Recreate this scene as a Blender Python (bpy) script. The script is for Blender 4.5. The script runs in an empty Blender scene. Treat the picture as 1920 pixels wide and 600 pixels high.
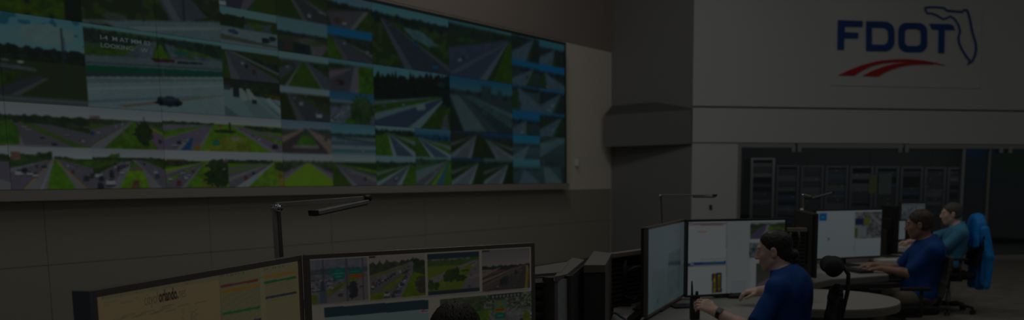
import bpy, bmesh, math, random
import numpy as np
from mathutils import Vector, Matrix

# ---------------------------------------------------------------- camera, world, lights, exposure
SC = bpy.context.scene
F_PX, CX, CY, YH, CAM_H = 1600.0, 1120.0, 535.0, 330.0, 1.6      # lens in pixels of the 1920x600 frame
PITCH = math.atan((CY - YH) / F_PX)
cam_data = bpy.data.cameras.new('camera')
cam_data.sensor_fit = 'HORIZONTAL'; cam_data.sensor_width = 36.0
cam_data.lens = F_PX / 1920 * 36.0
cam_data.shift_x = (960 - CX) / 1920; cam_data.shift_y = (CY - 300) / 1920
cam_data.clip_start = 0.05; cam_data.clip_end = 200
cam_data.dof.use_dof = True; cam_data.dof.focus_distance = 3.3; cam_data.dof.aperture_fstop = 2.6
cam = bpy.data.objects.new('camera', cam_data); SC.collection.objects.link(cam)
cam.location = (0, 0, CAM_H); cam.rotation_euler = (math.pi / 2 - PITCH, 0, 0)
SC.camera = cam
EXPOSURE = -4.0
SC.view_settings.view_transform = 'Standard'; SC.view_settings.look = 'None'
SC.view_settings.exposure = EXPOSURE; SC.view_settings.gamma = 1.0; SC.view_settings.use_curve_mapping = False
SC.cycles.use_denoising = True
SC.cycles.max_bounces = 6; SC.cycles.transparent_max_bounces = 12
SC.cycles.sample_clamp_indirect = 4.0
W = bpy.data.worlds.new('world'); SC.world = W; W.use_nodes = True
W.node_tree.nodes['Background'].inputs[0].default_value = (0.9, 0.95, 1.0, 1)
W.node_tree.nodes['Background'].inputs[1].default_value = 0.42

def area_light(x, y, z, sx, sy, power, col=(1, 0.985, 0.95), rot=(0, 0, 0), spread=3.14):
    l = bpy.data.lights.new('unseen_ceiling_lamp', 'AREA'); l.shape = 'RECTANGLE'; l.size = sx; l.size_y = sy
    l.energy = power; l.color = col; l.spread = spread
    o = bpy.data.objects.new('unseen_ceiling_lamp', l); SC.collection.objects.link(o)
    o.location = (x, y, z); o.rotation_euler = rot
# ceiling luminaires of the control room (above the frame)
for lx, ly, pw in ((-4.0, 3.0, 130), (-1.0, 5.5, 190), (-0.8, 10.4, 470), (4.6, 8.0, 130), (2.0, 11.0, 40), (3.4, 5.0, 200), (8.2, 8.0, 190), (0.5, 0.5, 160)):
    area_light(lx, ly, 7.5, 1.6, 1.6, pw)
area_light(6.0, 17.5, 2.6, 7.0, 0.25, 130, (0.95, 0.98, 1.0), (0.8, 0, 0.16))         # unseen strip added to brighten the server racks

# ---------------------------------------------------------------- helpers
def s2l(c):
    c = np.asarray(c, float) / 255.0
    return np.where(c <= 0.04045, c / 12.92, ((c + 0.055) / 1.055) ** 2.4)
GAIN = 2.0 ** (-EXPOSURE)

def onz(px, py, z):
    d = ray(px, py); t = (z - CAM_H) / d.z
    return Vector((0, 0, CAM_H)) + d * t
def ony(px, py, Y):
    d = ray(px, py)
    return Vector((0, 0, CAM_H)) + d * (Y / d.y)
def ray(px, py):
    r = (px - CX) / F_PX; u = -(py - CY) / F_PX
    return Vector((r, math.cos(PITCH) + u * math.sin(PITCH), -math.sin(PITCH) + u * math.cos(PITCH)))

MATS = {}
def mat(name, col, rough=0.6, metal=0.0, noise=0.0, nscale=20.0, bump=0.0, emit=0.0, spec=0.5, sheen=0.0):
    if name in MATS: return MATS[name]
    m = bpy.data.materials.new(name); m.use_nodes = True
    nt = m.node_tree; b = nt.nodes['Principled BSDF']
    b.inputs['Base Color'].default_value = (*col, 1); b.inputs['Roughness'].default_value = rough
    b.inputs['Metallic'].default_value = metal; b.inputs['Specular IOR Level'].default_value = spec
    if sheen: b.inputs['Sheen Weight'].default_value = sheen
    if emit:
        b.inputs['Emission Color'].default_value = (*col, 1); b.inputs['Emission Strength'].default_value = emit
    if noise or bump:
        tc = nt.nodes.new('ShaderNodeTexCoord'); n = nt.nodes.new('ShaderNodeTexNoise')
        n.inputs['Scale'].default_value = nscale; n.inputs['Detail'].default_value = 4
        nt.links.new(tc.outputs['Object'], n.inputs['Vector'])
        if noise:
            r = nt.nodes.new('ShaderNodeMapRange')
            r.inputs[1].default_value = 0.3; r.inputs[2].default_value = 0.7
            r.inputs[3].default_value = 1 - noise; r.inputs[4].default_value = 1 + noise
            mx = nt.nodes.new('ShaderNodeVectorMath'); mx.operation = 'SCALE'
            mx.inputs[0].default_value = col
            nt.links.new(n.outputs['Fac'], r.inputs[0]); nt.links.new(r.outputs[0], mx.inputs['Scale'])
            nt.links.new(mx.outputs[0], b.inputs['Base Color'])
        if bump:
            bp = nt.nodes.new('ShaderNodeBump'); bp.inputs['Strength'].default_value = bump; bp.inputs['Distance'].default_value = 0.01
            nt.links.new(n.outputs['Fac'], bp.inputs['Height']); nt.links.new(bp.outputs[0], b.inputs['Normal'])
    MATS[name] = m
    return m

def screen_mat():
    m = bpy.data.materials.new('screen_picture'); m.use_nodes = True
    nt = m.node_tree; b = nt.nodes['Principled BSDF']
    a = nt.nodes.new('ShaderNodeVertexColor'); a.layer_name = 'picture'
    b.inputs['Base Color'].default_value = (0.012, 0.012, 0.014, 1); b.inputs['Roughness'].default_value = 0.35
    b.inputs['Specular IOR Level'].default_value = 0.25
    nt.links.new(a.outputs['Color'], b.inputs['Emission Color']); b.inputs['Emission Strength'].default_value = 1.0
    m.cycles.emission_sampling = 'NONE'
    return m
M_SCREEN = screen_mat()
def glass_mat(name, tint, refl=0.08):
    m = bpy.data.materials.new(name); m.use_nodes = True
    nt = m.node_tree; nt.nodes.remove(nt.nodes['Principled BSDF'])
    out = nt.nodes['Material Output']
    t = nt.nodes.new('ShaderNodeBsdfTransparent'); t.inputs[0].default_value = (*tint, 1)
    g = nt.nodes.new('ShaderNodeBsdfGlossy'); g.inputs['Roughness'].default_value = 0.02
    lw = nt.nodes.new('ShaderNodeLayerWeight'); lw.inputs[0].default_value = 0.25
    mr = nt.nodes.new('ShaderNodeMath'); mr.operation = 'MULTIPLY_ADD'; mr.inputs[1].default_value = 0.6; mr.inputs[2].default_value = refl
    mx = nt.nodes.new('ShaderNodeMixShader')
    nt.links.new(lw.outputs['Fresnel'], mr.inputs[0]); nt.links.new(mr.outputs[0], mx.inputs[0])
    nt.links.new(t.outputs[0], mx.inputs[1]); nt.links.new(g.outputs[0], mx.inputs[2]); nt.links.new(mx.outputs[0], out.inputs[0])
    return m

# materials (surface colours; upper wall and ledge cap carry shade)
def lin(r, g, b): return tuple(float(x) for x in s2l((r, g, b)))
M = dict(
    wall_light=mat('wall_paint_light', (0.66, 0.665, 0.645), 0.75, bump=0.06, nscale=120),
    upper_wall_shade=mat('upper_wall_shade_taupe', (0.355, 0.297, 0.264), 0.8, bump=0.06, nscale=120),
    wall_warm=mat('wall_paint_warm', (0.88, 0.81, 0.69), 0.8, bump=0.06, nscale=120),
    ledge=mat('ledge_paint_charcoal', (0.20, 0.20, 0.198), 0.8, bump=0.05, nscale=120),
    column=mat('wall_paint_charcoal', (0.24, 0.24, 0.238), 0.8, bump=0.05, nscale=120),
    cap=mat('ledge_cap_shade', (0.10, 0.10, 0.092), 0.85),
    acoustic=mat('acoustic_fabric', (0.385, 0.375, 0.305), 0.95, noise=0.10, nscale=350, bump=0.15),
    trim=mat('screen_trim_taupe', (0.385, 0.365, 0.315), 0.7),
    ceiling=mat('ceiling_tile', (0.7, 0.7, 0.68), 0.9),
    carpet=None,
    groove=mat('reveal_groove', (0.13, 0.14, 0.15), 0.8),
    black=mat('black_plastic', (0.022, 0.022, 0.023), 0.45),
    black_soft=mat('black_fabric', (0.018, 0.018, 0.019), 0.9, noise=0.2, nscale=200),
    bezel=mat('bezel_graphite', (0.05, 0.048, 0.046), 0.38),
    bezel_top=mat('bezel_bronze_grey', (0.21, 0.175, 0.148), 0.35, metal=0.3),
    dark=mat('dark_panel', (0.045, 0.043, 0.04), 0.5),
    silver=mat('brushed_silver', (0.55, 0.55, 0.54), 0.35, metal=0.8),
    alu=mat('anodised_grey', (0.36, 0.35, 0.335), 0.4, metal=0.1),
    chrome=mat('chrome', (0.8, 0.8, 0.8), 0.12, metal=1.0),
    laminate=mat('desk_laminate', (0.37, 0.36, 0.325), 0.5, noise=0.04, nscale=30),
    edge=mat('desk_edge_grey', (0.22, 0.215, 0.20), 0.5),
    taupe=mat('console_taupe', (0.185, 0.17, 0.145), 0.6),
    rack_post=mat('rack_post', (0.36, 0.36, 0.34), 0.4, metal=0.3),
    rack_grey=mat('rack_grey', (0.12, 0.125, 0.13), 0.5),
    rack_unit=mat('server_face', (0.035, 0.04, 0.045), 0.5),
    rack_blue=mat('server_face_blue', (0.03, 0.07, 0.16), 0.5),
    rack_pale=mat('server_face_pale', (0.19, 0.19, 0.18), 0.5),
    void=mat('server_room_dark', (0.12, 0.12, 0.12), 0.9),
    green_led=mat('green_led', (0.05, 0.9, 0.15), 0.5, emit=0.8),
    blue_led=mat('blue_led', (0.02, 0.15, 1.0), 0.5, emit=1.2),
    skin_light=mat('skin_light', (0.84, 0.56, 0.45), 0.5, noise=0.05, nscale=40),
    skin_tan=mat('skin_tan', (0.44, 0.25, 0.18), 0.5, noise=0.05, nscale=40),
    polo=mat('polo_royal_blue', (0.002, 0.072, 0.32), 0.85, noise=0.12, nscale=90, bump=0.1),
    polo_teal=mat('polo_teal_blue', (0.08, 0.32, 0.52), 0.85, noise=0.1, nscale=90),
    jacket=mat('jacket_bright_blue', (0.002, 0.29, 0.82), 0.6, noise=0.15, nscale=25, bump=0.2),
    jeans=mat('trousers_dark', (0.04, 0.045, 0.06), 0.9, noise=0.1, nscale=150),
    khaki=mat('trousers_khaki', (0.20, 0.17, 0.13), 0.9, noise=0.1, nscale=150),
    hair_dark=mat('hair_dark', (0.030, 0.026, 0.024), 0.42, noise=0.3, nscale=120, bump=0.3),
    hair_brown=mat('hair_brown', (0.075, 0.05, 0.035), 0.5, noise=0.3, nscale=120, bump=0.3),
    hair_grey=mat('hair_grey', (0.12, 0.105, 0.095), 0.5, noise=0.3, nscale=120, bump=0.3),
    eye=mat('eye_white', (0.7, 0.68, 0.65), 0.2), iris=mat('iris_brown', (0.05, 0.03, 0.02), 0.2),
    lips=mat('lips', (0.45, 0.2, 0.17), 0.5),
    logo_blue=mat('logo_blue', (0.004, 0.07, 0.30), 0.5), logo_red=mat('logo_red', (0.55, 0.012, 0.012), 0.5),
    plate=mat('sign_plate', (0.675, 0.678, 0.655), 0.5),
    paper=mat('paper', (0.75, 0.68, 0.6), 0.9), cable=mat('cable_blue', (0.03, 0.09, 0.16), 0.6),
    white=mat('white_plastic', (0.75, 0.74, 0.72), 0.5), mesh_grey=mat('chair_mesh_grey', (0.085, 0.085, 0.083), 0.7),
    frost=mat('frosted_panel', (0.42, 0.49, 0.49), 0.3),
)
M['glass'] = glass_mat('window_glass', (0.80, 0.84, 0.84))
M['glass_blue'] = glass_mat('door_glass', (0.66, 0.72, 0.74), 0.05)

def link(name, me, m, parent=None, **props):
    o = bpy.data.objects.new(name, me); SC.collection.objects.link(o)
    if m is not None:
        for mm in (m if isinstance(m, (list, tuple)) else [m]): me.materials.append(mm)
    if parent is not None: o.parent = parent
    for k, v in props.items(): o[k] = v
    return o
def from_bm(name, bm, m, parent=None, smooth=False, **props):
    bmesh.ops.recalc_face_normals(bm, faces=bm.faces)
    me = bpy.data.meshes.new(name); bm.to_mesh(me); bm.free()
    if smooth:
        for p in me.polygons: p.use_smooth = True
    return link(name, me, m, parent, **props)
def thing(name, label, cat, loc=(0, 0, 0), rz=0.0, group=None):
    o = bpy.data.objects.new(name, None); SC.collection.objects.link(o)
    o.empty_display_size = 0.1; o.location = loc; o.rotation_euler = (0, 0, rz)
    o['label'] = label; o['category'] = cat
    if group: o['group'] = group
    return o
def tag(o, label, cat, group=None):
    o['label'] = label; o['category'] = cat
    if group: o['group'] = group
    return o
def copy_tree(o, parent=None):
    c = o.copy(); SC.collection.objects.link(c); c.parent = parent
    for ch in [x for x in SC.collection.objects if x.parent == o]: copy_tree(ch, c)
    return c

def add_box(bm, c, s, rz=0.0, R=None, bev=0.0):
    """axis aligned box (centre, full size) turned by rz or the matrix R"""
    g = bmesh.ops.create_cube(bm, size=1.0)
    vs = g['verts']
    for v in vs: v.co = Vector((v.co.x * s[0], v.co.y * s[1], v.co.z * s[2]))
    if bev:
        es = list({e for v in vs for e in v.link_edges})
        r = bmesh.ops.bevel(bm, geom=es, offset=bev, segments=2, affect='EDGES', profile=0.5)
        vs = list({v for f in r['faces'] for v in f.verts} | {v for v in vs if v.is_valid})
    Rm = R if R is not None else Matrix.Rotation(rz, 3, 'Z')
    for v in vs: v.co = Rm @ v.co + Vector(c)
    return vs
def box(name, c, s, m, parent=None, rz=0.0, bev=0.0, **props):
    bm = bmesh.new(); add_box(bm, c, s, rz, bev=bev); return from_bm(name, bm, m, parent, **props)
def add_tube(bm, pts, r, n=10, cap=True):
    pts = [Vector(p) for p in pts]; rs = r if isinstance(r, (list, tuple)) else [r] * len(pts)
    rings = []; up = None
    for i, p in enumerate(pts):
        d = (pts[min(i + 1, len(pts) - 1)] - pts[max(i - 1, 0)]).normalized()
        if up is None: up = Vector((0, 0, 1)) if abs(d.z) < 0.9 else Vector((1, 0, 0))
        a = d.cross(up).normalized(); b = a.cross(d).normalized(); up = b
        rings.append([bm.verts.new(p + (a * math.cos(2 * math.pi * k / n) + b * math.sin(2 * math.pi * k / n)) * rs[i]) for k in range(n)])
    for i in range(len(rings) - 1):
        for k in range(n): bm.faces.new((rings[i][k], rings[i][(k + 1) % n], rings[i + 1][(k + 1) % n], rings[i + 1][k]))
    if cap: bm.faces.new(rings[0][::-1]); bm.faces.new(rings[-1])
def tube(name, pts, r, m, parent=None, n=10, **props):
    bm = bmesh.new(); add_tube(bm, pts, r, n); return from_bm(name, bm, m, parent, True, **props)
def add_lathe(bm, prof, c=(0, 0, 0), n=20):
    rings = [[bm.verts.new((c[0] + r * math.cos(2 * math.pi * k / n), c[1] + r * math.sin(2 * math.pi * k / n), c[2] + z)) for k in range(n)] for r, z in prof]
    for i in range(len(rings) - 1):
        for k in range(n): bm.faces.new((rings[i][k], rings[i][(k + 1) % n], rings[i + 1][(k + 1) % n], rings[i + 1][k]))
    bm.faces.new(rings[0][::-1]); bm.faces.new(rings[-1])
def add_prism(bm, poly, z0, z1):
    a = [bm.verts.new((p[0], p[1], z0)) for p in poly]; b = [bm.verts.new((p[0], p[1], z1)) for p in poly]
    bm.faces.new(a[::-1]); bm.faces.new(b); n = len(poly)
    for i in range(n): bm.faces.new((a[i], a[(i + 1) % n], b[(i + 1) % n], b[i]))
def prism(name, poly, z0, z1, m, parent=None, **props):
    bm = bmesh.new(); add_prism(bm, poly, z0, z1); return from_bm(name, bm, m, parent, **props)
def frame_axes(rz):
    return Vector((math.cos(rz), math.sin(rz), 0)), Vector((-math.sin(rz), math.cos(rz), 0))

# ---------------------------------------------------------------- painted pictures for the screens (display values)
RNG = np.random.default_rng(5)
def vnoise(h, w, cell, seed=0):
    r = np.random.default_rng(seed); gh, gw = int(h / cell) + 3, int(w / cell) + 3
    g = r.random((gh, gw)); y = np.arange(h) / cell; x = np.arange(w) / cell
    yi = y.astype(int); xi = x.astype(int); fy = (y - yi)[:, None]; fx = (x - xi)[None, :]
    fy = fy * fy * (3 - 2 * fy); fx = fx * fx * (3 - 2 * fx)
    a = g[np.ix_(yi, xi)]; b = g[np.ix_(yi, xi + 1)]; c = g[np.ix_(yi + 1, xi)]; d = g[np.ix_(yi + 1, xi + 1)]
    return (a * (1 - fx) + b * fx) * (1 - fy) + (c * (1 - fx) + d * fx) * fy
class Pic:
    def __init__(s, arr, seed=1):
        s.a = arr; s.h, s.w = arr.shape[:2]; s.seed = seed
        s.v, s.u = np.mgrid[0:s.h, 0:s.w]; s.u = (s.u + 0.5) / s.w; s.v = (s.v + 0.5) / s.h
        s.n1 = vnoise(s.h, s.w, 3.0, seed); s.n2 = vnoise(s.h, s.w, 9.0, seed + 77)
    def put(s, mask, c, n=0.0):
        col = np.array(c, float)[None, :] * (1 + .6 * n * ((s.n1 + s.n2)[mask] - 1.0))[:, None] if n else np.array(c, float)[None, :]
        s.a[mask] = col
    def fill(s, c0, c1=None, y0=0.0, y1=1.0):
        c1 = c1 or c0; m = (s.v >= y0) & (s.v < y1); t = ((s.v - y0) / max(y1 - y0, 1e-6))[m][:, None]
        s.a[m] = np.array(c0, float) * (1 - t) + np.array(c1, float) * t
    def inside(s, pts):
        m = np.zeros((s.h, s.w), bool); n = len(pts)
        for i in range(n):
            x0, y0 = pts[i]; x1, y1 = pts[(i + 1) % n]
            if y0 == y1: continue
            c = ((y0 <= s.v) & (s.v < y1)) | ((y1 <= s.v) & (s.v < y0))
            m ^= c & (s.u < x0 + (s.v - y0) * (x1 - x0) / (y1 - y0))
        return m
    def poly(s, pts, c, n=0.0): s.put(s.inside(pts), c, n)
    def rect(s, x0, y0, x1, y1, c, n=0.0): s.put((s.u >= x0) & (s.u < x1) & (s.v >= y0) & (s.v < y1), c, n)
    def blob(s, x, y, rx, ry, c, n=0.5):
        d = ((s.u - x) / rx) ** 2 + ((s.v - y) / ry) ** 2 + (s.n1 - 0.5) * 0.9
        s.put(d < 1, c, n)
    def trees(s, ybase, h, c, x0=0.0, x1=1.0, slope=0.0, n=0.6):
        edge = np.interp(np.arange(s.w), np.arange(0, s.w + 5, 4), np.random.default_rng(s.seed + 5).random(len(np.arange(0, s.w + 5, 4))))
        yb = ybase + slope * (s.u - x0)
        m = (s.u >= x0) & (s.u <= x1) & (s.v < yb) & (s.v > yb - h * (0.8 + 0.35 * edge[None, :]))
        s.put(m, c, n)
    def road(s, vx, vy, xa, xb, c, n=0.08, yb=1.0): s.poly([(vx - 0.004, vy), (vx + 0.004, vy), (xb, yb), (xa, yb)], c, n)
    def car(s, x, y, k, c):
        a = min(s.w / s.h, 2.2) * .95; q = k * a
        s.rect(x - k * .5, y - q * .34, x + k * .5, y + q * .3, c)
        s.rect(x - k * .36, y - q * .62, x + k * .36, y - q * .26, [v * .8 for v in c]); s.rect(x - k * .3, y - q * .52, x + k * .3, y - q * .3, (14, 17, 20))
        s.rect(x - k * .5, y + q * .26, x + k * .5, y + q * .4, (12, 13, 15))
    def traffic(s, vx, vy, xb, num, seed=0, k=0.075, light=0.5):
        r = random.Random(seed)
        for _ in range(num):
            t = r.uniform(0.08, 0.9) ; x = vx + (xb - vx) * t; y = vy + (1 - vy) * t
            g = r.choice(((62, 66, 68), (52, 55, 58), (20, 24, 28), (14, 16, 20), (48, 20, 18), (16, 26, 48))) if r.random() > light else r.choice(((64, 68, 70), (50, 54, 57)))
            s.car(x, y, max(k * t, 0.014), g)
    def lanes(s, vx, vy, xb, c=(58, 60, 60), num=6):
        for i in range(num):
            t0 = 0.15 + 0.85 * (i / num) ** 1.3; t1 = t0 + 0.07
            s.poly([(vx + (xb - vx) * t0 - .003, vy + (1 - vy) * t0), (vx + (xb - vx) * t0 + .003, vy + (1 - vy) * t0), (vx + (xb - vx) * t1 + .006, vy + (1 - vy) * t1), (vx + (xb - vx) * t1 - .006, vy + (1 - vy) * t1)], c)
    def soft(s, k=1):
        for _ in range(k):
            p = np.pad(s.a, ((1, 1), (1, 1), (0, 0)), 'edge')
            s.a[:] = (p[:-2, 1:-1] + p[2:, 1:-1] + p[1:-1, :-2] + p[1:-1, 2:] + 2 * s.a) / 6
# palette in display values
WH, CYA, BLU = (62, 68, 70), (36, 60, 63), (4, 42, 66)
ASP, CON, CONL = (37, 37, 43), (46, 48, 50), (54, 60, 62)
GD, GM, GB, TR = (17, 28, 10), (26, 44, 8), (43, 62, 10), (17, 25, 15)
WHT, DRK = (64, 68, 70), (15, 17, 20)

UW, UH, K0 = 96, 54, -2            # samples per unit cell of the wall, first column
WALLPIC = np.zeros((6 * UH, 14 * UW, 3))
def cell(k, r, kw=1, rh=1, seed=None):
    """picture of the cells k..k+kw, rows r..r+rh counted upward from the bottom row"""
    x0 = (k - K0) * UW; y1 = (6 - r) * UH; y0 = y1 - rh * UH
    return Pic(WALLPIC[y0:y1, x0:x0 + kw * UW], seed if seed is not None else (k + 5) * 13 + r * 7)
def paint_wall():
    # ---- bottom row
    p = cell(-2, 0); p.fill(WH, WH, 0, .3); p.fill(ASP, ASP, .3); p.road(.2, .3, .3, 1.4, CON); p.soft()
    p = cell(-1, 0); p.fill(WH, WH, 0, .3); p.fill(ASP, ASP, .3); p.trees(.35, .15, TR); p.road(.3, .3, .5, 1.2, CON); p.traffic(.3, .3, .8, 6, 3); p.soft()
    p = cell(0, 0); p.fill((58, 62, 64), (66, 71, 72), 0, .29); p.fill(GD, GD, .28)
    p.trees(.46, .22, (18, 30, 14), 0, .5, -.3); p.trees(.30, .10, (14, 24, 14), .52, 1, .22); p.poly([(.58, .27), (1, .32), (1, .62), (.58, .29)], (24, 40, 12), .5)
    p.rect(.02, .13, .12, .32, (46, 34, 30), .3); p.poly([(0, .5), (.5, .29), (.5, .31), (0, .68)], CON, .2)
    p.road(.52, .27, -.6, .18, ASP); p.road(.52, .27, .14, .42, CON); p.road(.52, .27, .13, .16, (64, 52, 24)); p.road(.52, .27, .33, .36, CONL)
    p.road(.53, .27, .76, 1.05, CON); p.road(.53, .27, .9, 2.0, ASP); p.road(.53, .27, .88, .91, (62, 48, 20)); p.road(.53, .27, .41, .77, (28, 50, 8), .4)
    for x, y, k, c in ((.1, .62, .09, WHT), (.16, .57, .07, (14, 16, 18)), (.22, .64, .07, WHT), (.28, .68, .07, WHT), (.31, .47, .035, DRK), (.38, .48, .04, DRK), (.41, .47, .04, (18, 22, 40)), (.74, .6, .05, (30, 24, 24)), (.9, .76, .075, (18, 22, 26)), (.97, .7, .07, (16, 20, 20)), (.68, .45, .03, WHT), (.8, .42, .03, WHT)): p.car(x, y, k, c)
    p.lanes(.52, .27, -.25); p.lanes(.53, .27, 1.3); p.soft()
    p = cell(1, 0); p.fill((56, 60, 62), (64, 69, 71), 0, .27); p.fill(GD, GD, .26); p.trees(.52, .24, (24, 38, 12), 0, .36, -.5); p.trees(.3, .08, TR); p.trees(.42, .14, (18, 32, 12), .72, 1, .25)
    p.poly([(.38, .32), (.48, .32), (.32, 1), (-.35, 1), (-.1, .78)], ASP, .1); p.poly([(.46, .32), (.52, .32), (.42, 1), (.22, 1)], CON, .1)
    p.poly([(.52, .27), (.6, .27), (.98, 1), (.72, 1), (.66, .52)], CON, .1); p.poly([(.58, .27), (.66, .27), (1.4, .8), (1.3, 1), (.94, 1)], ASP, .1)
    p.poly([(.47, .56), (.68, .56), (.76, 1), (.33, 1)], (38, 58, 8), .35); p.poly([(.48, .36), (.58, .36), (.66, .47), (.54, .47)], (28, 46, 10), .4); p.rect(.5, .46, .68, .56, (40, 36, 33), .2)
    p.poly([(.53, .82), (.62, .78), (.6, 1), (.5, 1)], (40, 30, 18), .5)
    for x, y, k, c in ((.07, .68, .09, WHT), (.1, .76, .08, DRK), (.22, .86, .12, WHT), (.24, .7, .07, DRK), (.24, .6, .06, (18, 22, 28)), (.34, .54, .05, (34, 22, 22)), (.38, .6, .06, WHT), (.08, .94, .08, DRK), (.86, .58, .05, WHT), (.88, .72, .07, (20, 28, 32)), (.7, .38, .03, DRK)): p.car(x, y, k, c)
    for i in range(16): p.car(.3 + .12 * (i % 4) / 3 + .04 * (i // 4 % 2), .38 + .035 * (i // 4) * 1.2, .03, random.Random(i).choice((WHT, DRK, (22, 28, 36))))
    p.soft()
    p = cell(2, 0); p.fill((62, 68, 69), (64, 70, 70), 0, .28); p.fill(GM, GM, .28); p.rect(.02, .25, .3, .31, (44, 32, 28), .3); p.trees(.42, .14, TR, 0, .55)
    p.road(.62, .3, -.9, -.35, CON); p.road(.62, .3, -1.6, -.9, GB); p.road(.62, .3, -.6, .05, ASP); p.road(.62, .3, .02, .26, ASP); p.road(.62, .3, .22, .30, CON); p.road(.62, .3, -.3, -.12, (34, 56, 8), .3)
    p.road(.64, .3, .3, 1.3, (32, 54, 8), .4); p.road(.64, .3, .55, .95, (40, 46, 12), .4); p.poly([(.66, .28), (1, .5), (1, .6), (.7, .34)], CON)
    p.blob(.86, .36, .22, .14, (14, 26, 12)); p.blob(.84, .72, .22, .28, (13, 24, 10)); p.rect(.92, .24, 1, .3, (44, 36, 34)); p.traffic(.62, .3, -.2, 9, 8, .09, .8); p.traffic(.62, .3, .12, 6, 5, .09); p.soft()
    p = cell(3, 0); p.fill((62, 68, 69), (62, 68, 70), 0, .24); p.fill((32, 52, 8), (32, 52, 8), .24); p.trees(.33, .1, TR, 0, .8); p.poly([(0, .62), (.8, .3), (.8, .36), (0, .78)], ASP); p.poly([(0, .46), (.6, .3), (.6, .34), (0, .56)], (38, 38, 44))
    p.road(.82, .28, -.5, -.1, CON); p.road(.82, .28, -.2, .18, ASP); p.road(.84, .28, .12, .34, CONL); p.road(.86, .28, .34, 1.6, (36, 54, 10), .35); p.road(.88, .28, .9, 1.3, (46, 46, 14), .4)
    p.trees(.48, .24, (18, 30, 12), .84, 1, .6); p.traffic(.82, .28, .02, 5, 12, .1); p.soft()
    p = cell(4, 0); p.fill((58, 63, 66), (62, 68, 70), 0, .26); p.fill(TR, TR, .24); p.trees(.42, .2, (20, 30, 18)); p.poly([(0, .6), (.46, .28), (.5, .28), (0, .86)], (44, 38, 48)); p.poly([(.5, .28), (.54, .28), (1, .6), (1, .86)], (44, 38, 48))
    p.poly([(0, .76), (.48, .27), (0, .9)], CON); p.poly([(1, .76), (.5, .27), (1, .9)], CON); p.poly([(.48, .28), (.5, .28), (1, .82), (1, 1), (0, 1), (0, .82)], (43, 62, 9), .06); p.traffic(.47, .28, -.6, 4, 2, .1); p.traffic(.52, .28, 1.7, 4, 3, .1); p.soft()
    p = cell(5, 0); p.fill((52, 60, 62), (56, 66, 66), 0, .24); p.fill(GD, GD, .24); p.trees(.4, .14, (14, 26, 12), .3, 1, .2); p.poly([(.15, .3), (1, .5), (1, .62), (.2, .34)], (34, 54, 12), .3)
    p.road(.04, .27, .42, .7, CON); p.road(.04, .27, .55, 1.5, ASP); p.poly([(.08, .3), (1, .68), (1, .82)], ASP); p.poly([(.08, .3), (1, .8), (1, .9)], CON); p.road(.02, .27, -.3, .40, (22, 38, 10), .4); p.traffic(.04, .27, 1.0, 6, 4, .09); p.soft()
    def strip(k, r, sky, hz, vx, road, gl, gr, dim=1.0, tr=TR, sky2=None, side=1, seed=0):
        p = cell(k, r, seed=40 + k * 3 + r + seed); p.fill(sky, sky2 or sky, 0, hz); p.fill(gl, gl, hz); p.trees(hz + .12, .2, tr)
        if side > 0:    # roads sweep from bottom left up to the right
            p.road(vx, hz, -1.3, -.7, CON); p.road(vx, hz, -.7, -.1, gl); p.road(vx, hz, -.15, .12, CONL); p.road(vx, hz, .06, .5, road); p.road(vx, hz, .5, .62, CONL); p.road(vx + .02, hz, .62, 1.8, gr, .3)
        else:
            p.road(vx, hz, 1.6, 2.3, CON); p.road(vx, hz, 1.1, 1.6, gr, .3); p.road(vx, hz, .9, 1.15, CONL); p.road(vx, hz, .5, .95, road); p.road(vx, hz, .42, .52, CONL); p.road(vx - .02, hz, -.8, .42, gl, .3)
        p.traffic(vx, hz, .3 if side > 0 else .75, 4, k + r, .08); p.a *= dim; p.soft()
    strip(6, 0, (50, 62, 64), .28, .86, ASP, (22, 40, 10), (28, 46, 8))
    p = cell(7, 0, seed=3); p.fill((40, 56, 56), (40, 56, 56), 0, .1); p.fill((28, 44, 24), (28, 44, 24), .1); p.trees(.3, .22, (20, 34, 22)); p.poly([(0, .5), (.9, .12), (0, .72)], (40, 50, 50), .1); p.road(.93, .12, -.5, .3, CON); p.road(.93, .12, -.1, .2, ASP); p.road(.93, .12, .42, .55, GB, .2); p.road(.93, .12, .55, .75, (22, 40, 50)); p.road(.95, .12, .75, 1.6, (28, 50, 14), .3); p.traffic(.93, .12, .05, 4, 1, .1); p.soft()
    strip(8, 0, (8, 32, 50), .18, .84, CON, (16, 28, 10), (16, 28, 10), .92); strip(9, 0, (36, 50, 52), .2, .84, CON, (16, 26, 14), (14, 24, 10), .88)
    p = cell(10, 0, seed=9); p.fill((28, 56, 60), (24, 48, 52), 0, .36); p.fill((26, 36, 38), (22, 32, 34), .36); p.trees(.5, .16, (20, 30, 30)); p.road(.4, .4, .2, 1.0, (34, 44, 46)); p.soft(2)
    p = cell(11, 0, seed=10); p.fill((26, 38, 40), (22, 32, 34)); p.road(.1, .0, .2, .9, (36, 46, 46)); p.road(.8, .1, .9, 1.4, (16, 26, 22)); p.trees(.3, .3, (20, 30, 28)); p.soft(2)
    # ---- second row
    p = cell(-2, 1, 3); p.fill((58, 64, 66), (63, 68, 70), 0, .4); p.fill((34, 35, 38), (36, 37, 40), .4); p.trees(.46, .2, (16, 24, 14), .6, 1, .06); p.trees(.42, .1, TR, 0, .5); p.poly([(.74, .42), (1, .52), (1, .66), (.8, .44)], (18, 26, 14), .4)
    p.road(.685, .4, .655, .73, CON); p.poly([(.66, .42), (.682, .4), (.71, .58), (.712, .96), (.55, 1), (.55, .6)], (24, 44, 10), .35); p.poly([(.72, .46), (.76, .46), (.96, .98), (.92, .98)], (26, 42, 12), .3); p.poly([(.70, .42), (.72, .42), (.93, 1), (.99, 1)], (26, 42, 12), .3)
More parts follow.
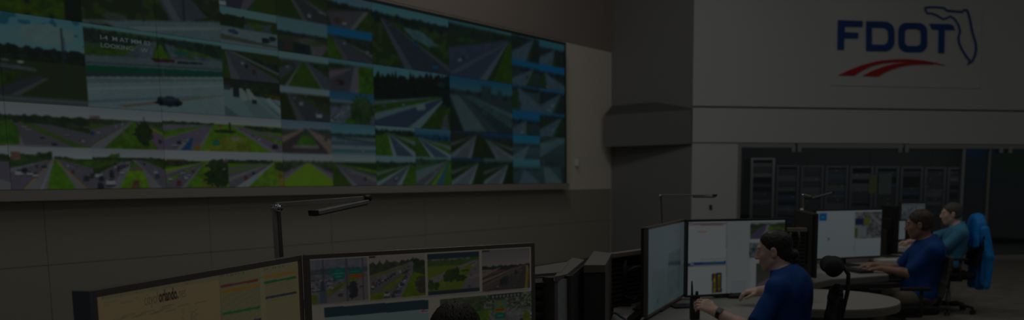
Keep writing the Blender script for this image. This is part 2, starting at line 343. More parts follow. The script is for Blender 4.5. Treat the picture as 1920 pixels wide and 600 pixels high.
    for x, y, k, c in ((.735, .54, .018, WHT), (.75, .6, .02, WHT), (.8, .8, .02, DRK), (.845, .94, .022, DRK), (.9, .72, .018, WHT), (.96, .84, .022, (48, 24, 22)), (.965, .84, .014, WHT)): p.car(x, y, k, c)
    p.rect(.66, .955, .84, .985, (48, 52, 54)); p.soft()
    p = cell(1, 1); p.fill((56, 62, 64), (62, 68, 70), 0, .27); p.fill((24, 40, 12), (24, 40, 12), .27); p.trees(.4, .12, (20, 28, 20)); p.rect(0, .2, .14, .27, (50, 40, 40), .3); p.poly([(0, .56), (.5, .3), (.55, .3), (0, .7)], (26, 44, 12), .3)
    p.road(.6, .28, -1.0, -.1, ASP); p.road(.6, .28, -.06, .16, CON); p.road(.62, .28, .16, .9, (26, 44, 8), .4); p.poly([(.62, .27), (.7, .3), (1, .55), (1, 1), (.92, 1)], (42, 36, 44)); p.poly([(.78, .4), (1, .55), (1, .62), (.84, .5)], GB, .3)
    p.blob(.72, .58, .13, .3, (13, 22, 9)); p.rect(.43, .3, .445, .68, (40, 42, 42)); p.rect(.73, .16, .74, .32, DRK); p.traffic(.6, .28, -.5, 6, 11, .1, .8); p.car(.95, .8, .05, (20, 20, 24)); p.soft()
    p = cell(2, 1, 2); p.fill((56, 62, 64), (64, 70, 71), 0, .24); p.fill((30, 52, 8), (36, 56, 8), .24); p.trees(.33, .1, (18, 28, 14), 0, .4); p.trees(.36, .13, TR, .66, 1, .16); p.poly([(0, .33), (.36, .28), (.3, .33), (0, .5)], (40, 42, 48), .2); p.poly([(0, .5), (.36, .29), (.38, .29), (0, .62)], (28, 48, 10), .3)
    p.road(.39, .27, -.28, .06, CON); p.road(.39, .27, -.22, .24, (40, 38, 46)); p.road(.4, .27, .24, .28, CON); p.poly([(.395, .27), (.55, .27), (.88, 1), (.29, 1)], (34, 54, 8), .3); p.poly([(.5, .6), (.66, .55), (.72, 1), (.3, 1)], (42, 50, 12), .35)
    p.poly([(.55, .27), (.57, .27), (1.02, 1), (.9, 1), (.88, .98)], CON); p.poly([(.57, .27), (.6, .27), (1, .72), (1.1, 1), (.96, 1)], (42, 38, 48)); p.poly([(.63, .32), (1, .66), (1, .78), (.66, .36)], (30, 52, 8), .3); p.poly([(.62, .28), (1, .52), (1, .66), (.64, .32)], (40, 38, 44), .1)
    p.poly([(.2, .66), (.23, .66), (.2, .98), (.13, .98)], (8, 30, 52)); p.poly([(.15, .76), (.2, .66), (.2, .7), (.13, .98), (.09, .98)], (50, 52, 52)); p.rect(.385, .7, .44, .84, (8, 42, 40)); p.rect(.39, .76, .43, .78, (30, 54, 52)); p.blob(.49, .44, .09, .05, (14, 24, 10)); p.rect(.525, .18, .54, .42, (16, 18, 16)); p.rect(.44, .26, .475, .32, (54, 22, 18)); p.blob(.58, .62, .04, .07, (48, 50, 38)); p.poly([(.46, .62), (.48, .62), (.53, .84), (.52, .86)], (50, 44, 16)); p.poly([(.24, .86), (.29, .86), (.27, 1), (.22, 1)], (48, 40, 14), .4)
    p.traffic(.39, .27, .02, 6, 6, .05, .7); p.traffic(.58, .27, 1.0, 5, 9, .05); p.car(.93, .84, .06, (16, 14, 20)); p.soft()
    p = cell(4, 1); p.fill((36, 48, 56), (46, 56, 62), 0, .28); p.fill((22, 30, 26), (22, 30, 26), .28); p.trees(.34, .1, (16, 28, 22), .4, 1); p.poly([(0, .48), (.4, .26), (.46, .26), (.3, .6), (.2, .98), (0, .98)], (26, 24, 24)); p.poly([(0, .5), (.4, .26), (.46, .26), (.02, .68), (0, .68)], (52, 46, 40)); p.poly([(.38, .46), (.62, .46), (.8, .78), (.26, .78)], (24, 46, 8), .3); p.poly([(.2, .76), (.82, .72), (.84, .82), (.2, .84)], CON, .2); p.poly([(.5, .26), (.56, .26), (1, .55), (1, 1), (.94, 1)], (50, 44, 42)); p.poly([(.56, .4), (.9, .9), (.84, .98), (.6, .5)], (20, 18, 18)); p.poly([(.22, .84), (.84, .82), (.9, 1), (.2, 1)], (28, 26, 26)); p.car(.88, .55, .06, (26, 28, 32)); p.soft()
    p = cell(5, 1); p.fill((26, 50, 56), (34, 58, 64), 0, .34); p.fill((34, 46, 50), (38, 54, 56), .34); p.trees(.42, .1, (16, 26, 26)); p.rect(0, .6, 1, .68, (26, 38, 44)); p.rect(0, .86, 1, .9, (22, 40, 44)); p.rect(0, .72, 1, .8, (48, 58, 60)); p.poly([(.1, .42), (1, .56), (1, .62), (.1, .5)], (22, 34, 36)); p.traffic(.1, .45, .9, 6, 7, .07); p.soft(2)
    strip(6, 1, (48, 60, 62), .2, .3, (28, 34, 42), (28, 48, 8), (20, 36, 10), 1, (12, 22, 14), None, -1); strip(7, 1, (30, 50, 58), .3, .06, (26, 36, 46), (22, 40, 10), (26, 44, 10), 1, (10, 30, 40), (12, 38, 54), -1)
    strip(8, 1, (16, 34, 46), .12, .78, CON, (18, 26, 12), (20, 26, 12), .85, (20, 26, 22)); strip(9, 1, (10, 34, 54), .24, .06, CON, (16, 26, 12), (18, 28, 12), .85, (18, 26, 22), None, -1)
    p = cell(10, 1, seed=14); p.fill((8, 50, 66), (14, 50, 60), 0, .34); p.fill((28, 40, 42), (22, 32, 34), .34); p.trees(.48, .12, (18, 26, 28)); p.road(.6, .4, -.2, .4, (36, 48, 50)); p.soft(2)
    p = cell(11, 1, seed=15); p.fill((26, 36, 38), (20, 30, 30)); p.poly([(0, .3), (1, .0), (1, .2), (0, .9)], (34, 44, 46), .3); p.poly([(0, .1), (.6, .0), (0, .3)], (18, 30, 22), .3); p.soft(2)
    # ---- rows three and four
    p = cell(-2, 2, 3, 2); p.fill((34, 58, 64), (42, 60, 62), 0, .4); p.put((p.n2 > .58) & (p.v < .3), (14, 46, 56)); p.blob(.85, .2, .12, .12, (48, 60, 60), .1); p.fill((22, 28, 18), (22, 30, 12), .42); p.trees(.46, .1, (12, 20, 18)); p.trees(.52, .06, (14, 22, 16))
    p.poly([(.3, .5), (.8, .6), (.8, .64), (.3, .56)], (34, 40, 42), .3); p.poly([(.3, .58), (.74, .66), (.74, .72), (.3, .72)], (24, 28, 28), .3); p.poly([(.6, .9), (.8, .68), (.84, .7), (.7, .94)], (26, 28, 32)); p.poly([(.68, .94), (.83, .7), (.85, .7), (.72, .94)], (36, 38, 38)); p.poly([(.3, .68), (.74, .66), (.62, .92), (.3, .92)], (22, 36, 8), .5); p.poly([(.55, .74), (.62, .73), (.62, .77), (.55, .78)], (44, 28, 22))
    p.fill((30, 34, 34), (36, 38, 38), .93); p.poly([(.3, .95), (1, .95), (1, .965), (.3, .965)], (46, 50, 50)); p.rect(.905, .1, .912, .92, (16, 26, 30)); p.rect(.918, .2, .921, .45, (20, 36, 40)); p.blob(.74, .54, .015, .012, WHT, 0); p.blob(.68, .535, .02, .012, (44, 46, 46), 0); p.traffic(.3, .6, .7, 6, 2, .02); p.soft()
    p = cell(1, 2, 2, 2); p.fill((38, 60, 60), (40, 60, 60), 0, .05); p.fill((24, 38, 26), (26, 38, 26), .05); p.trees(.22, .16, (14, 26, 20)); p.poly([(.0, .3), (.5, .14), (.48, .3), (0, .36)], (24, 42, 10), .4); p.poly([(.1, .32), (.38, .2), (.3, .33), (.12, .34)], (28, 46, 8), .4)
    p.poly([(.36, .18), (.5, .1), (.46, .32), (.26, .34)], (34, 40, 46), .4); p.poly([(.52, .12), (.58, .32), (.46, .34)], (28, 50, 6), .3); p.poly([(.55, .12), (.62, .13), (.74, .3), (.6, .32)], (34, 40, 44), .3); p.poly([(.62, .14), (.9, .2), (1, .3), (.74, .28)], (26, 42, 16), .5); p.rect(.62, .19, .72, .24, (6, 44, 38)); p.poly([(.7, .22), (1, .24), (1, .3), (.8, .28)], (32, 38, 40), .3)
    p.poly([(0, .38), (1, .26), (1, .44), (0, .5)], (38, 46, 48), .12); p.poly([(.44, .33), (.62, .31), (.62, .35), (.48, .37)], (32, 14, 16), .3); p.poly([(.64, .33), (.84, .31), (.84, .33), (.64, .36)], (12, 20, 28)); p.poly([(0, .46), (1, .36), (1, .38), (0, .48)], (26, 36, 40)); p.poly([(0, .5), (1, .4), (1, .46), (0, .59)], (3, 40, 28), .1); p.poly([(0, .58), (1, .46), (1, .48), (0, .64)], (24, 28, 28))
    p.poly([(0, .64), (1, .47), (1, 1), (0, 1)], (50, 59, 61), .1); p.poly([(0, .66), (1, .5), (1, .53), (0, .72)], (42, 50, 52), .1); p.poly([(0, .78), (1, .58), (1, .6), (0, .8)], (62, 66, 66)); p.poly([(.2, .96), (1, .72), (1, .73), (.25, .98)], (52, 44, 34)); p.poly([(0, .92), (.8, .76), (.8, .78), (0, .96)], (40, 50, 54))
    p.blob(.56, .87, .1, .06, (12, 18, 24), .3); p.blob(.56, .83, .06, .035, (20, 28, 34), .2); p.blob(.5, .9, .02, .03, (6, 8, 10), 0); p.blob(.62, .9, .02, .03, (6, 8, 10), 0); p.rect(.525, .4, .533, .58, (46, 50, 50)); p.soft()
    p = cell(3, 3); p.fill((42, 58, 60), (44, 60, 62), 0, .17); p.fill((20, 30, 10), (20, 30, 10), .17); p.trees(.42, .22, (18, 24, 18), .2, 1, .3); p.poly([(.06, .18), (.2, .2), (1, .66), (1, .78)], (40, 42, 46)); p.poly([(.1, .2), (1, .74), (1, .9)], (20, 32, 8)); p.poly([(.05, .18), (.1, .18), (1, .88), (1, 1), (.25, 1)], (32, 34, 38), .1); p.road(.05, .18, .14, .3, (38, 40, 44)); p.road(.05, .18, -.2, .14, (22, 36, 8), .3); p.traffic(.06, .18, .8, 6, 12, .1); p.fill((12, 18, 16), (12, 18, 16), .97); p.soft()
    p = cell(3, 2); p.fill((18, 24, 18), (18, 24, 18), 0, .2); p.fill((48, 58, 60), (46, 56, 58), .2); p.trees(.36, .34, (16, 26, 16), .3, 1, .14); p.poly([(.7, .3), (1, .34), (1, .46), (.74, .4)], (36, 34, 10), .4); p.poly([(.2, .26), (.36, .26), (.9, 1), (.5, 1)], (42, 52, 54)); p.rect(.16, .2, .26, .46, (14, 22, 24)); p.poly([(.26, .2), (.32, .2), (.42, .5), (.36, .56), (.28, .52)], (58, 62, 62)); p.poly([(.38, .2), (.44, .2), (.58, .5), (.5, .56), (.42, .48)], (58, 62, 62)); p.rect(.48, .5, .56, .62, (16, 22, 24)); p.poly([(.72, .48), (.8, .4), (1, .66), (1, .86)], (60, 64, 64)); p.poly([(.8, .42), (1, .64), (1, .68)], (8, 40, 52)); p.rect(.0, .14, .1, .28, (24, 30, 32), .4); p.rect(.1, .16, .14, .24, (46, 16, 12)); p.poly([(.0, .72), (.25, 1), (0, 1)], (36, 46, 48)); p.poly([(.58, .4), (.98, .9), (.95, .92)], (34, 44, 46)); p.soft()
    p = cell(4, 3); p.fill((44, 58, 60), (46, 60, 62), 0, .2); p.fill((20, 30, 14), (20, 30, 14), .2); p.trees(.34, .14, (18, 26, 16), .5, 1, .2); p.trees(.3, .08, (26, 30, 26), 0, .45); p.poly([(0, .5), (.4, .22), (.46, .22), (0, .86)], (30, 32, 38)); p.poly([(.5, .22), (.56, .22), (1, .66), (1, 1), (.9, 1)], (30, 34, 42)); p.poly([(.44, .22), (.1, 1), (.2, 1)], CON); p.poly([(.52, .22), (.88, 1), (.8, 1)], CON); p.poly([(.46, .2), (.5, .2), (.84, 1), (.16, 1)], (24, 40, 8), .3); p.car(.16, .44, .05, WHT); p.car(.28, .38, .04, DRK); p.soft()
    p = cell(4, 2); p.fill((50, 58, 64), (54, 62, 66), 0, .2); p.fill((18, 24, 10), (18, 26, 10), .2); p.trees(.36, .14, (22, 26, 18), .2, 1, .3); p.poly([(.14, .22), (.3, .24), (1, .78), (1, 1), (.4, 1)], (27, 29, 32), .1); p.poly([(.12, .2), (.16, .2), (.46, 1), (.3, 1)], (36, 36, 38)); p.poly([(.3, .24), (1, .62), (1, .76)], (24, 34, 10), .3); p.car(.76, .84, .13, WHT); p.car(.4, .5, .07, WHT); p.car(.28, .34, .05, (46, 50, 50)); p.car(.5, .28, .05, (44, 46, 46)); p.soft()
    p = cell(5, 3); p.fill((30, 54, 58), (34, 56, 60), 0, .13); p.fill((28, 30, 34), (30, 31, 36), .13); p.trees(.3, .16, (16, 30, 12), 0, .5); p.poly([(0, .4), (.5, .2), (.5, .26), (0, .66)], (44, 38, 44)); p.poly([(.56, .16), (.66, .16), (.66, 1), (.44, 1)], (42, 42, 48)); p.poly([(.66, .14), (1, .14), (1, 1), (.66, 1)], (24, 46, 8), .5); p.blob(.6, .94, .03, .06, (46, 44, 40)); p.blob(.22, .72, .1, .08, (14, 16, 18), .2); p.blob(.18, .73, .035, .05, (62, 20, 10), .1); p.soft()
    p = cell(5, 2); p.fill((12, 40, 58), (18, 44, 60), 0, .26); p.fill((34, 42, 48), (34, 40, 46), .26); p.rect(0, .27, .6, .34, (46, 54, 56)); p.trees(.5, .14, (22, 34, 30), 0, .5); p.poly([(.1, .5), (.44, .4), (.4, 1), (0, 1), (0, .7)], (38, 42, 48), .5); p.traffic(.4, .4, 0, 9, 13, .1, .6); p.poly([(.36, .84), (.6, .7), (.6, 1), (.3, 1)], (24, 44, 12), .4); p.blob(.72, .56, .28, .46, (20, 34, 14)); p.blob(.78, .4, .14, .2, (26, 42, 22)); p.soft()
    p = cell(6, 2, 2, 2); p.fill((36, 56, 60), (40, 60, 62), 0, .2); p.fill((16, 26, 8), (22, 36, 8), .2); p.trees(.56, .42, (9, 14, 10), 0, 1, -.1); p.poly([(0, .6), (.8, .42), (.88, .42), (0, .72)], (40, 46, 48), .2); p.poly([(0, .66), (.86, .42), (.9, .43), (0, .9)], (24, 40, 8), .3); p.road(.93, .42, -.5, -.06, (46, 52, 54)); p.road(.93, .42, -.16, .44, (24, 30, 40)); p.road(.94, .42, .42, .58, (48, 54, 56)); p.road(.95, .42, .58, 1.3, (22, 36, 8), .4); p.poly([(.52, .6), (.64, .57), (.66, .66), (.54, .7)], (52, 56, 56)); p.blob(.97, .3, .1, .3, (8, 15, 16)); p.blob(.88, .2, .06, .06, (14, 26, 26)); p.poly([(.9, .8), (.96, .7), (.98, 1), (.86, 1)], (38, 38, 40), .4); p.car(.12, .68, .04, (40, 44, 46)); p.car(.36, .62, .03, WHT); p.soft()
    p = cell(8, 2, 2, 2); p.fill((8, 42, 58), (28, 48, 52), 0, .26); p.fill((22, 30, 30), (18, 26, 26), .26); p.trees(.34, .1, (18, 26, 26)); p.rect(.48, .1, .64, .34, (20, 32, 34), .3); p.rect(.75, .17, .82, .34, (20, 32, 36), .3); p.poly([(0, .34), (.14, .34), (.56, .98), (.2, 1)], (38, 44, 46), .1); p.poly([(.12, .34), (.2, .34), (.76, 1), (.6, 1)], (24, 32, 34), .2); p.poly([(.2, .34), (.36, .32), (1, .74), (1, .9)], (28, 38, 40), .4); p.poly([(.3, .33), (1, .6), (1, .7)], (36, 46, 48), .2); p.poly([(0, .44), (.2, 1), (0, 1)], (14, 20, 18)); p.traffic(.24, .36, .9, 6, 4, .04); p.soft()
    def small(k, r, sky, ye, vx, sd, g=(24, 34, 34), side=1):
        p = cell(k, r, seed=sd); p.fill(sky, sky, 0, ye); p.fill(g, [q * .85 for q in g], ye); p.trees(ye + .16, .18, (14, 22, 24)); p.road(vx, ye, -.4 if side > 0 else .3, .5 if side > 0 else 1.4, (34, 42, 48), .2); p.road(vx, ye, .5 if side > 0 else -.3, .64 if side > 0 else .2, (18, 32, 14)); p.traffic(vx, ye, .3, 3, sd, .1); p.soft(2)
    small(10, 3, (10, 42, 62), .08, .2, 21, (26, 36, 38), -1); small(11, 3, (12, 44, 64), .12, .86, 22, (16, 24, 24)); small(10, 2, (6, 44, 64), .4, .5, 23, (22, 32, 34)); small(11, 2, (10, 44, 62), .12, .9, 24, (18, 28, 18))
    # ---- top rows
    p = cell(-2, 4, 3, 2); p.fill((14, 24, 8), (20, 38, 6)); p.put(p.n2 > .55, (26, 40, 4), .4); p.put((p.n2 < .3) & (p.u < .9), (12, 22, 8)); p.rect(.93, 0, 1, 1, (10, 17, 11)); p.soft()
    p = cell(1, 4, 2, 2); p.fill((14, 20, 12), (18, 27, 13)); p.put(p.n2 > .6, (20, 32, 10), .4); p.poly([(.38, .1), (.6, .1), (.9, .7), (.62, .86)], (28, 33, 38), .12); p.poly([(.42, .1), (.46, .1), (.7, .84), (.64, .86)], (38, 42, 46)); p.poly([(.6, .2), (.8, .2), (1, .5), (1, .66), (.9, .7)], (20, 26, 18), .5); p.poly([(0, .96), (.5, .84), (1, .72), (1, .82), (.5, .95), (0, 1)], (36, 42, 42), .2); p.poly([(.14, .94), (1, .74), (1, 1), (.2, 1)], (40, 50, 52), .12); p.poly([(.3, .97), (1, .8), (1, .83), (.4, 1)], (52, 58, 58)); p.blob(.22, .88, .08, .05, (28, 34, 30)); p.rect(.405, .2, .415, .88, (18, 24, 26)); p.rect(.71, .4, .72, .8, (16, 20, 22)); p.soft()
    p = cell(3, 5); p.fill((20, 30, 10), (22, 36, 8)); p.poly([(.1, 0), (.9, 0), (.5, 1), (0, 1)], (24, 26, 34), .1); p.poly([(.5, .3), (.8, .3), (.46, 1), (.36, 1)], (38, 38, 42)); p.blob(.42, .6, .1, .1, DRK, .1); p.car(.05, .92, .12, WHT); p.soft()
    p = cell(3, 4); p.fill((40, 58, 60), (42, 58, 58), 0, .22); p.fill((20, 32, 12), (20, 32, 12), .22); p.trees(.5, .3, (12, 20, 12), 0, .42); p.poly([(.4, .42), (.9, .3), (1, .6), (.4, .62)], (30, 36, 40), .2); p.poly([(.46, .36), (.66, .3), (.7, .46), (.5, .44)], (24, 44, 8), .3); p.poly([(.56, .5), (.74, .4), (.78, .46), (.62, .56)], (24, 42, 8), .3); p.blob(.94, .44, .05, .2, (18, 32, 8)); p.poly([(0, .54), (1, .56), (1, 1), (0, 1)], (44, 52, 54), .08); p.poly([(0, .76), (1, .9), (1, .95), (0, .9)], (36, 36, 30), .1); p.blob(.22, .66, .08, .07, (24, 28, 40), .2); p.blob(.78, .78, .08, .08, (14, 18, 24), .2); p.blob(.9, .7, .07, .07, (16, 20, 26), .2); p.blob(.22, .5, .05, .04, DRK); p.soft()
    p = cell(4, 5); p.fill((26, 42, 46), (26, 42, 46), 0, .2); p.fill((17, 28, 9), (20, 32, 8), .2); p.poly([(.2, .2), (.4, .2), (1, .76), (1, 1), (.56, 1)], (24, 26, 28), .1); p.poly([(.3, .2), (1, .66), (1, .76)], (38, 42, 42)); p.poly([(.36, .2), (1, .5), (1, .64)], (22, 34, 10), .4); p.poly([(.2, .22), (.26, .22), (.6, 1), (.5, 1)], (36, 38, 38)); p.car(.64, .84, .08, WHT); p.car(.88, .66, .08, (48, 50, 50)); p.soft()
    p = cell(4, 4); p.fill((36, 52, 56), (38, 54, 58), 0, .42); p.fill((24, 30, 22), (22, 28, 18), .42); p.trees(.5, .1, (13, 22, 22)); p.poly([(.3, .6), (.6, .5), (1, .66), (1, .8), (.6, .74)], (38, 36, 36), .3); p.poly([(.5, .58), (.9, .62), (.86, .7), (.6, .66)], (26, 40, 12), .4); p.rect(.0, .7, .24, .95, (18, 24, 24), .6); p.rect(.3, .7, .62, .98, (9, 18, 22), .4); p.rect(.12, .76, .22, .9, (36, 20, 20)); p.poly([(.64, .72), (1, .74), (.86, 1), (.66, 1)], (40, 38, 40), .2); p.poly([(1, .78), (1, 1), (.86, 1)], (20, 34, 10)); p.soft()
    p = cell(5, 5); p.fill((38, 48, 54), (32, 52, 64), 0, .28); p.fill((18, 26, 14), (18, 28, 12), .28); p.trees(.44, .2, (14, 22, 16)); p.poly([(0, .56), (.8, .36), (.94, .36), (.5, 1), (.1, 1)], (32, 32, 36), .15); p.poly([(.84, .36), (.94, .36), (.6, 1), (.5, 1)], (46, 44, 44)); p.poly([(.94, .36), (1, .36), (1, 1), (.6, 1)], (22, 34, 10), .4); p.blob(.25, .78, .1, .08, (36, 24, 22), .3); p.car(.38, .86, .1, (54, 56, 56)); p.soft()
    p = cell(5, 4); p.fill((4, 44, 66), (6, 44, 68), 0, .28); p.fill((16, 24, 14), (18, 28, 12), .28); p.trees(.42, .14, (16, 24, 20), .3, 1, .12); p.poly([(.08, .3), (.16, .3), (1, .9), (1, 1), (.4, 1)], (28, 30, 36), .12); p.poly([(.18, .32), (1, .72), (1, .84)], (38, 40, 44), .2); p.poly([(0, .3), (.06, .3), (.36, 1), (0, 1)], (24, 44, 6), .3); p.road(.08, .3, .34, .44, (36, 36, 40)); p.car(.36, .5, .06, WHT); p.car(.88, .66, .07, (56, 60, 62)); p.blob(.2, .92, .03, .05, (46, 36, 20)); p.soft()
    p = cell(6, 4, 2, 2); p.fill((34, 56, 58), (36, 58, 60), 0, .15); p.fill((18, 28, 14), (18, 30, 8), .15); p.trees(.3, .16, (12, 22, 18)); p.put((p.n2 > .55) & (p.v > .25), (22, 34, 12), .4); p.poly([(.38, .3), (.62, .32), (.86, .52), (.72, .56), (.5, .46)], (34, 48, 50), .25); p.poly([(.1, .22), (.16, .22), (1, .9), (1, 1), (.38, 1)], (22, 27, 32), .1); p.poly([(.1, .22), (.13, .22), (.5, 1), (.4, 1)], (34, 38, 42)); p.poly([(.15, .22), (1, .86), (1, .95)], (32, 36, 40)); p.car(.54, .56, .05, (8, 36, 58)); p.car(.8, .9, .07, (6, 40, 60)); p.car(.22, .32, .03, (30, 40, 50)); p.soft()
    p = cell(8, 4, 2, 2); p.fill((30, 52, 54), (30, 52, 54), 0, .06); p.fill((16, 24, 16), (18, 28, 12), .06); p.trees(.26, .2, (14, 24, 18)); p.poly([(0, .5), (.9, .16), (.94, .18), (0, .76)], (28, 32, 42), .2); p.poly([(.0, .74), (.86, .22), (.9, .22), (0, .84)], (24, 40, 8), .3); p.road(.95, .18, -.5, .5, (27, 30, 40)); p.road(.95, .18, .46, .58, (40, 44, 48)); p.road(.96, .18, .68, 1.5, (24, 40, 6), .3); p.poly([(.92, .2), (.95, .2), (.1, .95), (0, .95)], (36, 40, 46)); p.traffic(.9, .2, -.3, 8, 3, .06, .7); p.poly([(.16, .28), (.5, .26), (.3, .36), (.1, .36)], (18, 38, 10), .4); p.soft()
    small(10, 5, (26, 46, 48), .06, .8, 31, (16, 22, 20)); small(11, 5, (22, 50, 56), .3, .6, 32, (18, 24, 22)); small(10, 4, (4, 44, 66), .26, .8, 33, (22, 30, 30)); small(11, 4, (4, 44, 68), .32, .2, 34, (18, 26, 26), -1)
    # viewing-angle falloff painted into the pictures: upper and far panels darker and cooler
    up = WALLPIC[:4 * UH]; up *= np.clip(up.mean(-1, keepdims=True) / 52, .25, 1) ** .32
    fr = WALLPIC[4 * UH:, (5 - K0) * UW:]; fr *= np.clip(fr.mean(-1, keepdims=True) / 52, .25, 1) ** .25
    nr_ = WALLPIC[4 * UH:, :(5 - K0) * UW]; nr_ *= np.clip(nr_.mean(-1, keepdims=True) / 44, .3, 1) ** .12
    WALLPIC[:4 * UH, :, 0] *= .93; WALLPIC[:, (6 - K0) * UW:, 0] *= .86; WALLPIC[:, (6 - K0) * UW:, 1] *= .97
paint_wall()

def screen_grid(name, pic, P, parent, m=None):
    """painted picture (rows downward) on a flat grid; P(u, v) gives the point for u to the right, v upward"""
    h, w = pic.shape[:2]
    pad = np.pad(pic, ((0, 1), (0, 1), (0, 0)), 'edge')
    pad[1:-1, 1:-1] = (pic[:-1, :-1] + pic[1:, :-1] + pic[:-1, 1:] + pic[1:, 1:]) / 4
    o = Vector(P(0, 0)); eu = Vector(P(1, 0)) - o; ev = Vector(P(0, 1)) - o
    U, V = np.meshgrid(np.linspace(0, 1, w + 1), np.linspace(1, 0, h + 1))
    co = np.array(o)[None, None, :] + U[..., None] * np.array(eu) + V[..., None] * np.array(ev)
    idx = np.arange((h + 1) * (w + 1)).reshape(h + 1, w + 1)
    f = np.stack([idx[1:, :-1], idx[1:, 1:], idx[:-1, 1:], idx[:-1, :-1]], -1).reshape(-1, 4)
    me = np_mesh(name, co.reshape(-1, 3), f)
    col = np.ones(((h + 1) * (w + 1), 4), np.float32); col[:, :3] = s2l(pad.reshape(-1, 3)) * GAIN
    at = me.color_attributes.new('picture', 'FLOAT_COLOR', 'POINT'); at.data.foreach_set('color', col.ravel())
    return link(name, me, m or M_SCREEN, parent)
def np_mesh(name, co, quads, smooth=False):
    me = bpy.data.meshes.new(name); co = np.ascontiguousarray(co, np.float32); quads = np.ascontiguousarray(quads, np.int32)
    me.vertices.add(len(co)); me.vertices.foreach_set('co', co.ravel())
    me.loops.add(quads.size); me.loops.foreach_set('vertex_index', quads.ravel())
    me.polygons.add(len(quads)); me.polygons.foreach_set('loop_start', np.arange(0, quads.size, 4, dtype=np.int32))
    try: me.polygons.foreach_set('loop_total', np.full(len(quads), 4, np.int32))
    except Exception: pass
    if smooth: me.polygons.foreach_set('use_smooth', np.ones(len(quads), bool))
    me.update(calc_edges=True); me.validate()
    return me

# ---------------------------------------------------------------- the setting
def struct(o, **kw):
    o['kind'] = 'structure'
    for k, v in kw.items(): o[k] = v
    return o
FH = F_PX / math.cos(PITCH)
AL = math.atan(0.6456)                                   # direction of the video wall
DW = Vector((-math.sin(AL), -math.cos(AL), 0)); NW = Vector((math.cos(AL), -math.sin(AL), 0))
OW = Vector((-0.656, 14.87, 0)); UNIT_W, UNIT_H, Z_BOT = 0.713, 0.386, 1.478
def PW(k, z, off=0.0):                                     # point on the video wall, k = picture column
    return OW + DW * ((12 - k) * UNIT_W) + NW * off + Vector((0, 0, z))
_q = 26 / FH; _t = (_q * OW.y - OW.x) / (-DW.x + _q * DW.y); C0 = OW - DW * _t; C1 = Vector((1.69, 15.4, 0))
DR = Vector((1, 0.163, 0)).normalized(); NR = Vector((DR.y, -DR.x, 0))   # logo wall, normal into the room
def PR(s, z, off=0.0): return C1 + DR * s + NR * off + Vector((0, 0, z))
def slab(name, a, b, z0, z1, n, th, m, parent=None, kind=True, **kw):
    """upright slab from a to b with its face on the line and its body behind (against n)"""
    poly = [a, b, b - n * th, a - n * th]
    o = prism(name, [(p.x, p.y) for p in poly], z0, z1, m, parent)
    if kind: struct(o)
    for k, v in kw.items(): o[k] = v
    return o
ZC = 7.6
# carpet: mottled tiles
def carpet_mat():
    m = bpy.data.materials.new('carpet_grey'); m.use_nodes = True; nt = m.node_tree; b = nt.nodes['Principled BSDF']
    tc = nt.nodes.new('ShaderNodeTexCoord'); mp = nt.nodes.new('ShaderNodeMapping'); mp.inputs['Scale'].default_value = (0.7, 3.2, 1)
    n1 = nt.nodes.new('ShaderNodeTexNoise'); n1.inputs['Scale'].default_value = 5; n1.inputs['Detail'].default_value = 6
    r = nt.nodes.new('ShaderNodeValToRGB'); r.color_ramp.elements[0].position = .35; r.color_ramp.elements[1].position = .68
    r.color_ramp.elements[0].color = (0.165, 0.155, 0.13, 1); r.color_ramp.elements[1].color = (0.29, 0.275, 0.24, 1)
    nt.links.new(tc.outputs['Object'], mp.inputs[0]); nt.links.new(mp.outputs[0], n1.inputs['Vector']); nt.links.new(n1.outputs[0], r.inputs[0]); nt.links.new(r.outputs[0], b.inputs['Base Color'])
    n2 = nt.nodes.new('ShaderNodeTexNoise'); n2.inputs['Scale'].default_value = 400; nt.links.new(tc.outputs['Object'], n2.inputs['Vector'])
    bp = nt.nodes.new('ShaderNodeBump'); bp.inputs['Strength'].default_value = .4; bp.inputs['Distance'].default_value = .01
    nt.links.new(n2.outputs[0], bp.inputs['Height']); nt.links.new(bp.outputs[0], b.inputs['Normal']); b.inputs['Roughness'].default_value = .95
    return m
M['carpet'] = carpet_mat()
WLs = PW(-9.5, 0)                             # near end of the video wall line, beyond the frame
room = [(-9.6, -3.0), (11.5, -3.0), (11.5, 21.5), (-1.0, 21.5)]
struct(prism('floor', [(-11, -3.0), (12.5, -3.0), (12.5, 21.6), (-11, 21.6)], -0.1, 0.0, M['carpet']))
struct(prism('ceiling', [(-11, -3.0), (12.5, -3.0), (12.5, 21.6), (-11, 21.6)], ZC, ZC + 0.1, M['ceiling']))
wl = slab('wall_left', WLs, C0, 0, ZC, NW, 0.2, M['wall_warm'])
slab('upper_wall_shade', PW(-9.5, 0, .012), PW(14.34, 0, .012), 3.89, ZC, NW, .012, M['upper_wall_shade'], wl, kind=False)  # soffit shade on the upper wall put into the slab's darker colour
# acoustic panels below the screens: pieces with recessed joints
k = .41 + 2.315 * 6
zrows = [(0.11, 0.772), (0.777, Z_BOT - 0.115)]
while k > -10:
    k2 = k - 2.315
    for z0, z1 in zrows:
        slab('acoustic_panel', PW(k2 + 0.003, 0, 0.022), PW(min(k, 14.3) - 0.003, 0, 0.022), z0, z1, NW, 0.022, M['acoustic'], wl, kind=False)
    k = k2
slab('baseboard_left', PW(-9.5, 0, 0.03), PW(14.3, 0, 0.03), 0.0, 0.1, NW, 0.03, M['groove'])
wd = (C1 - C0).normalized(); ND = Vector((wd.y, -wd.x, 0))
wb = slab('wall_back', C0, C1, 0, ZC, ND, 0.2, M['column'])
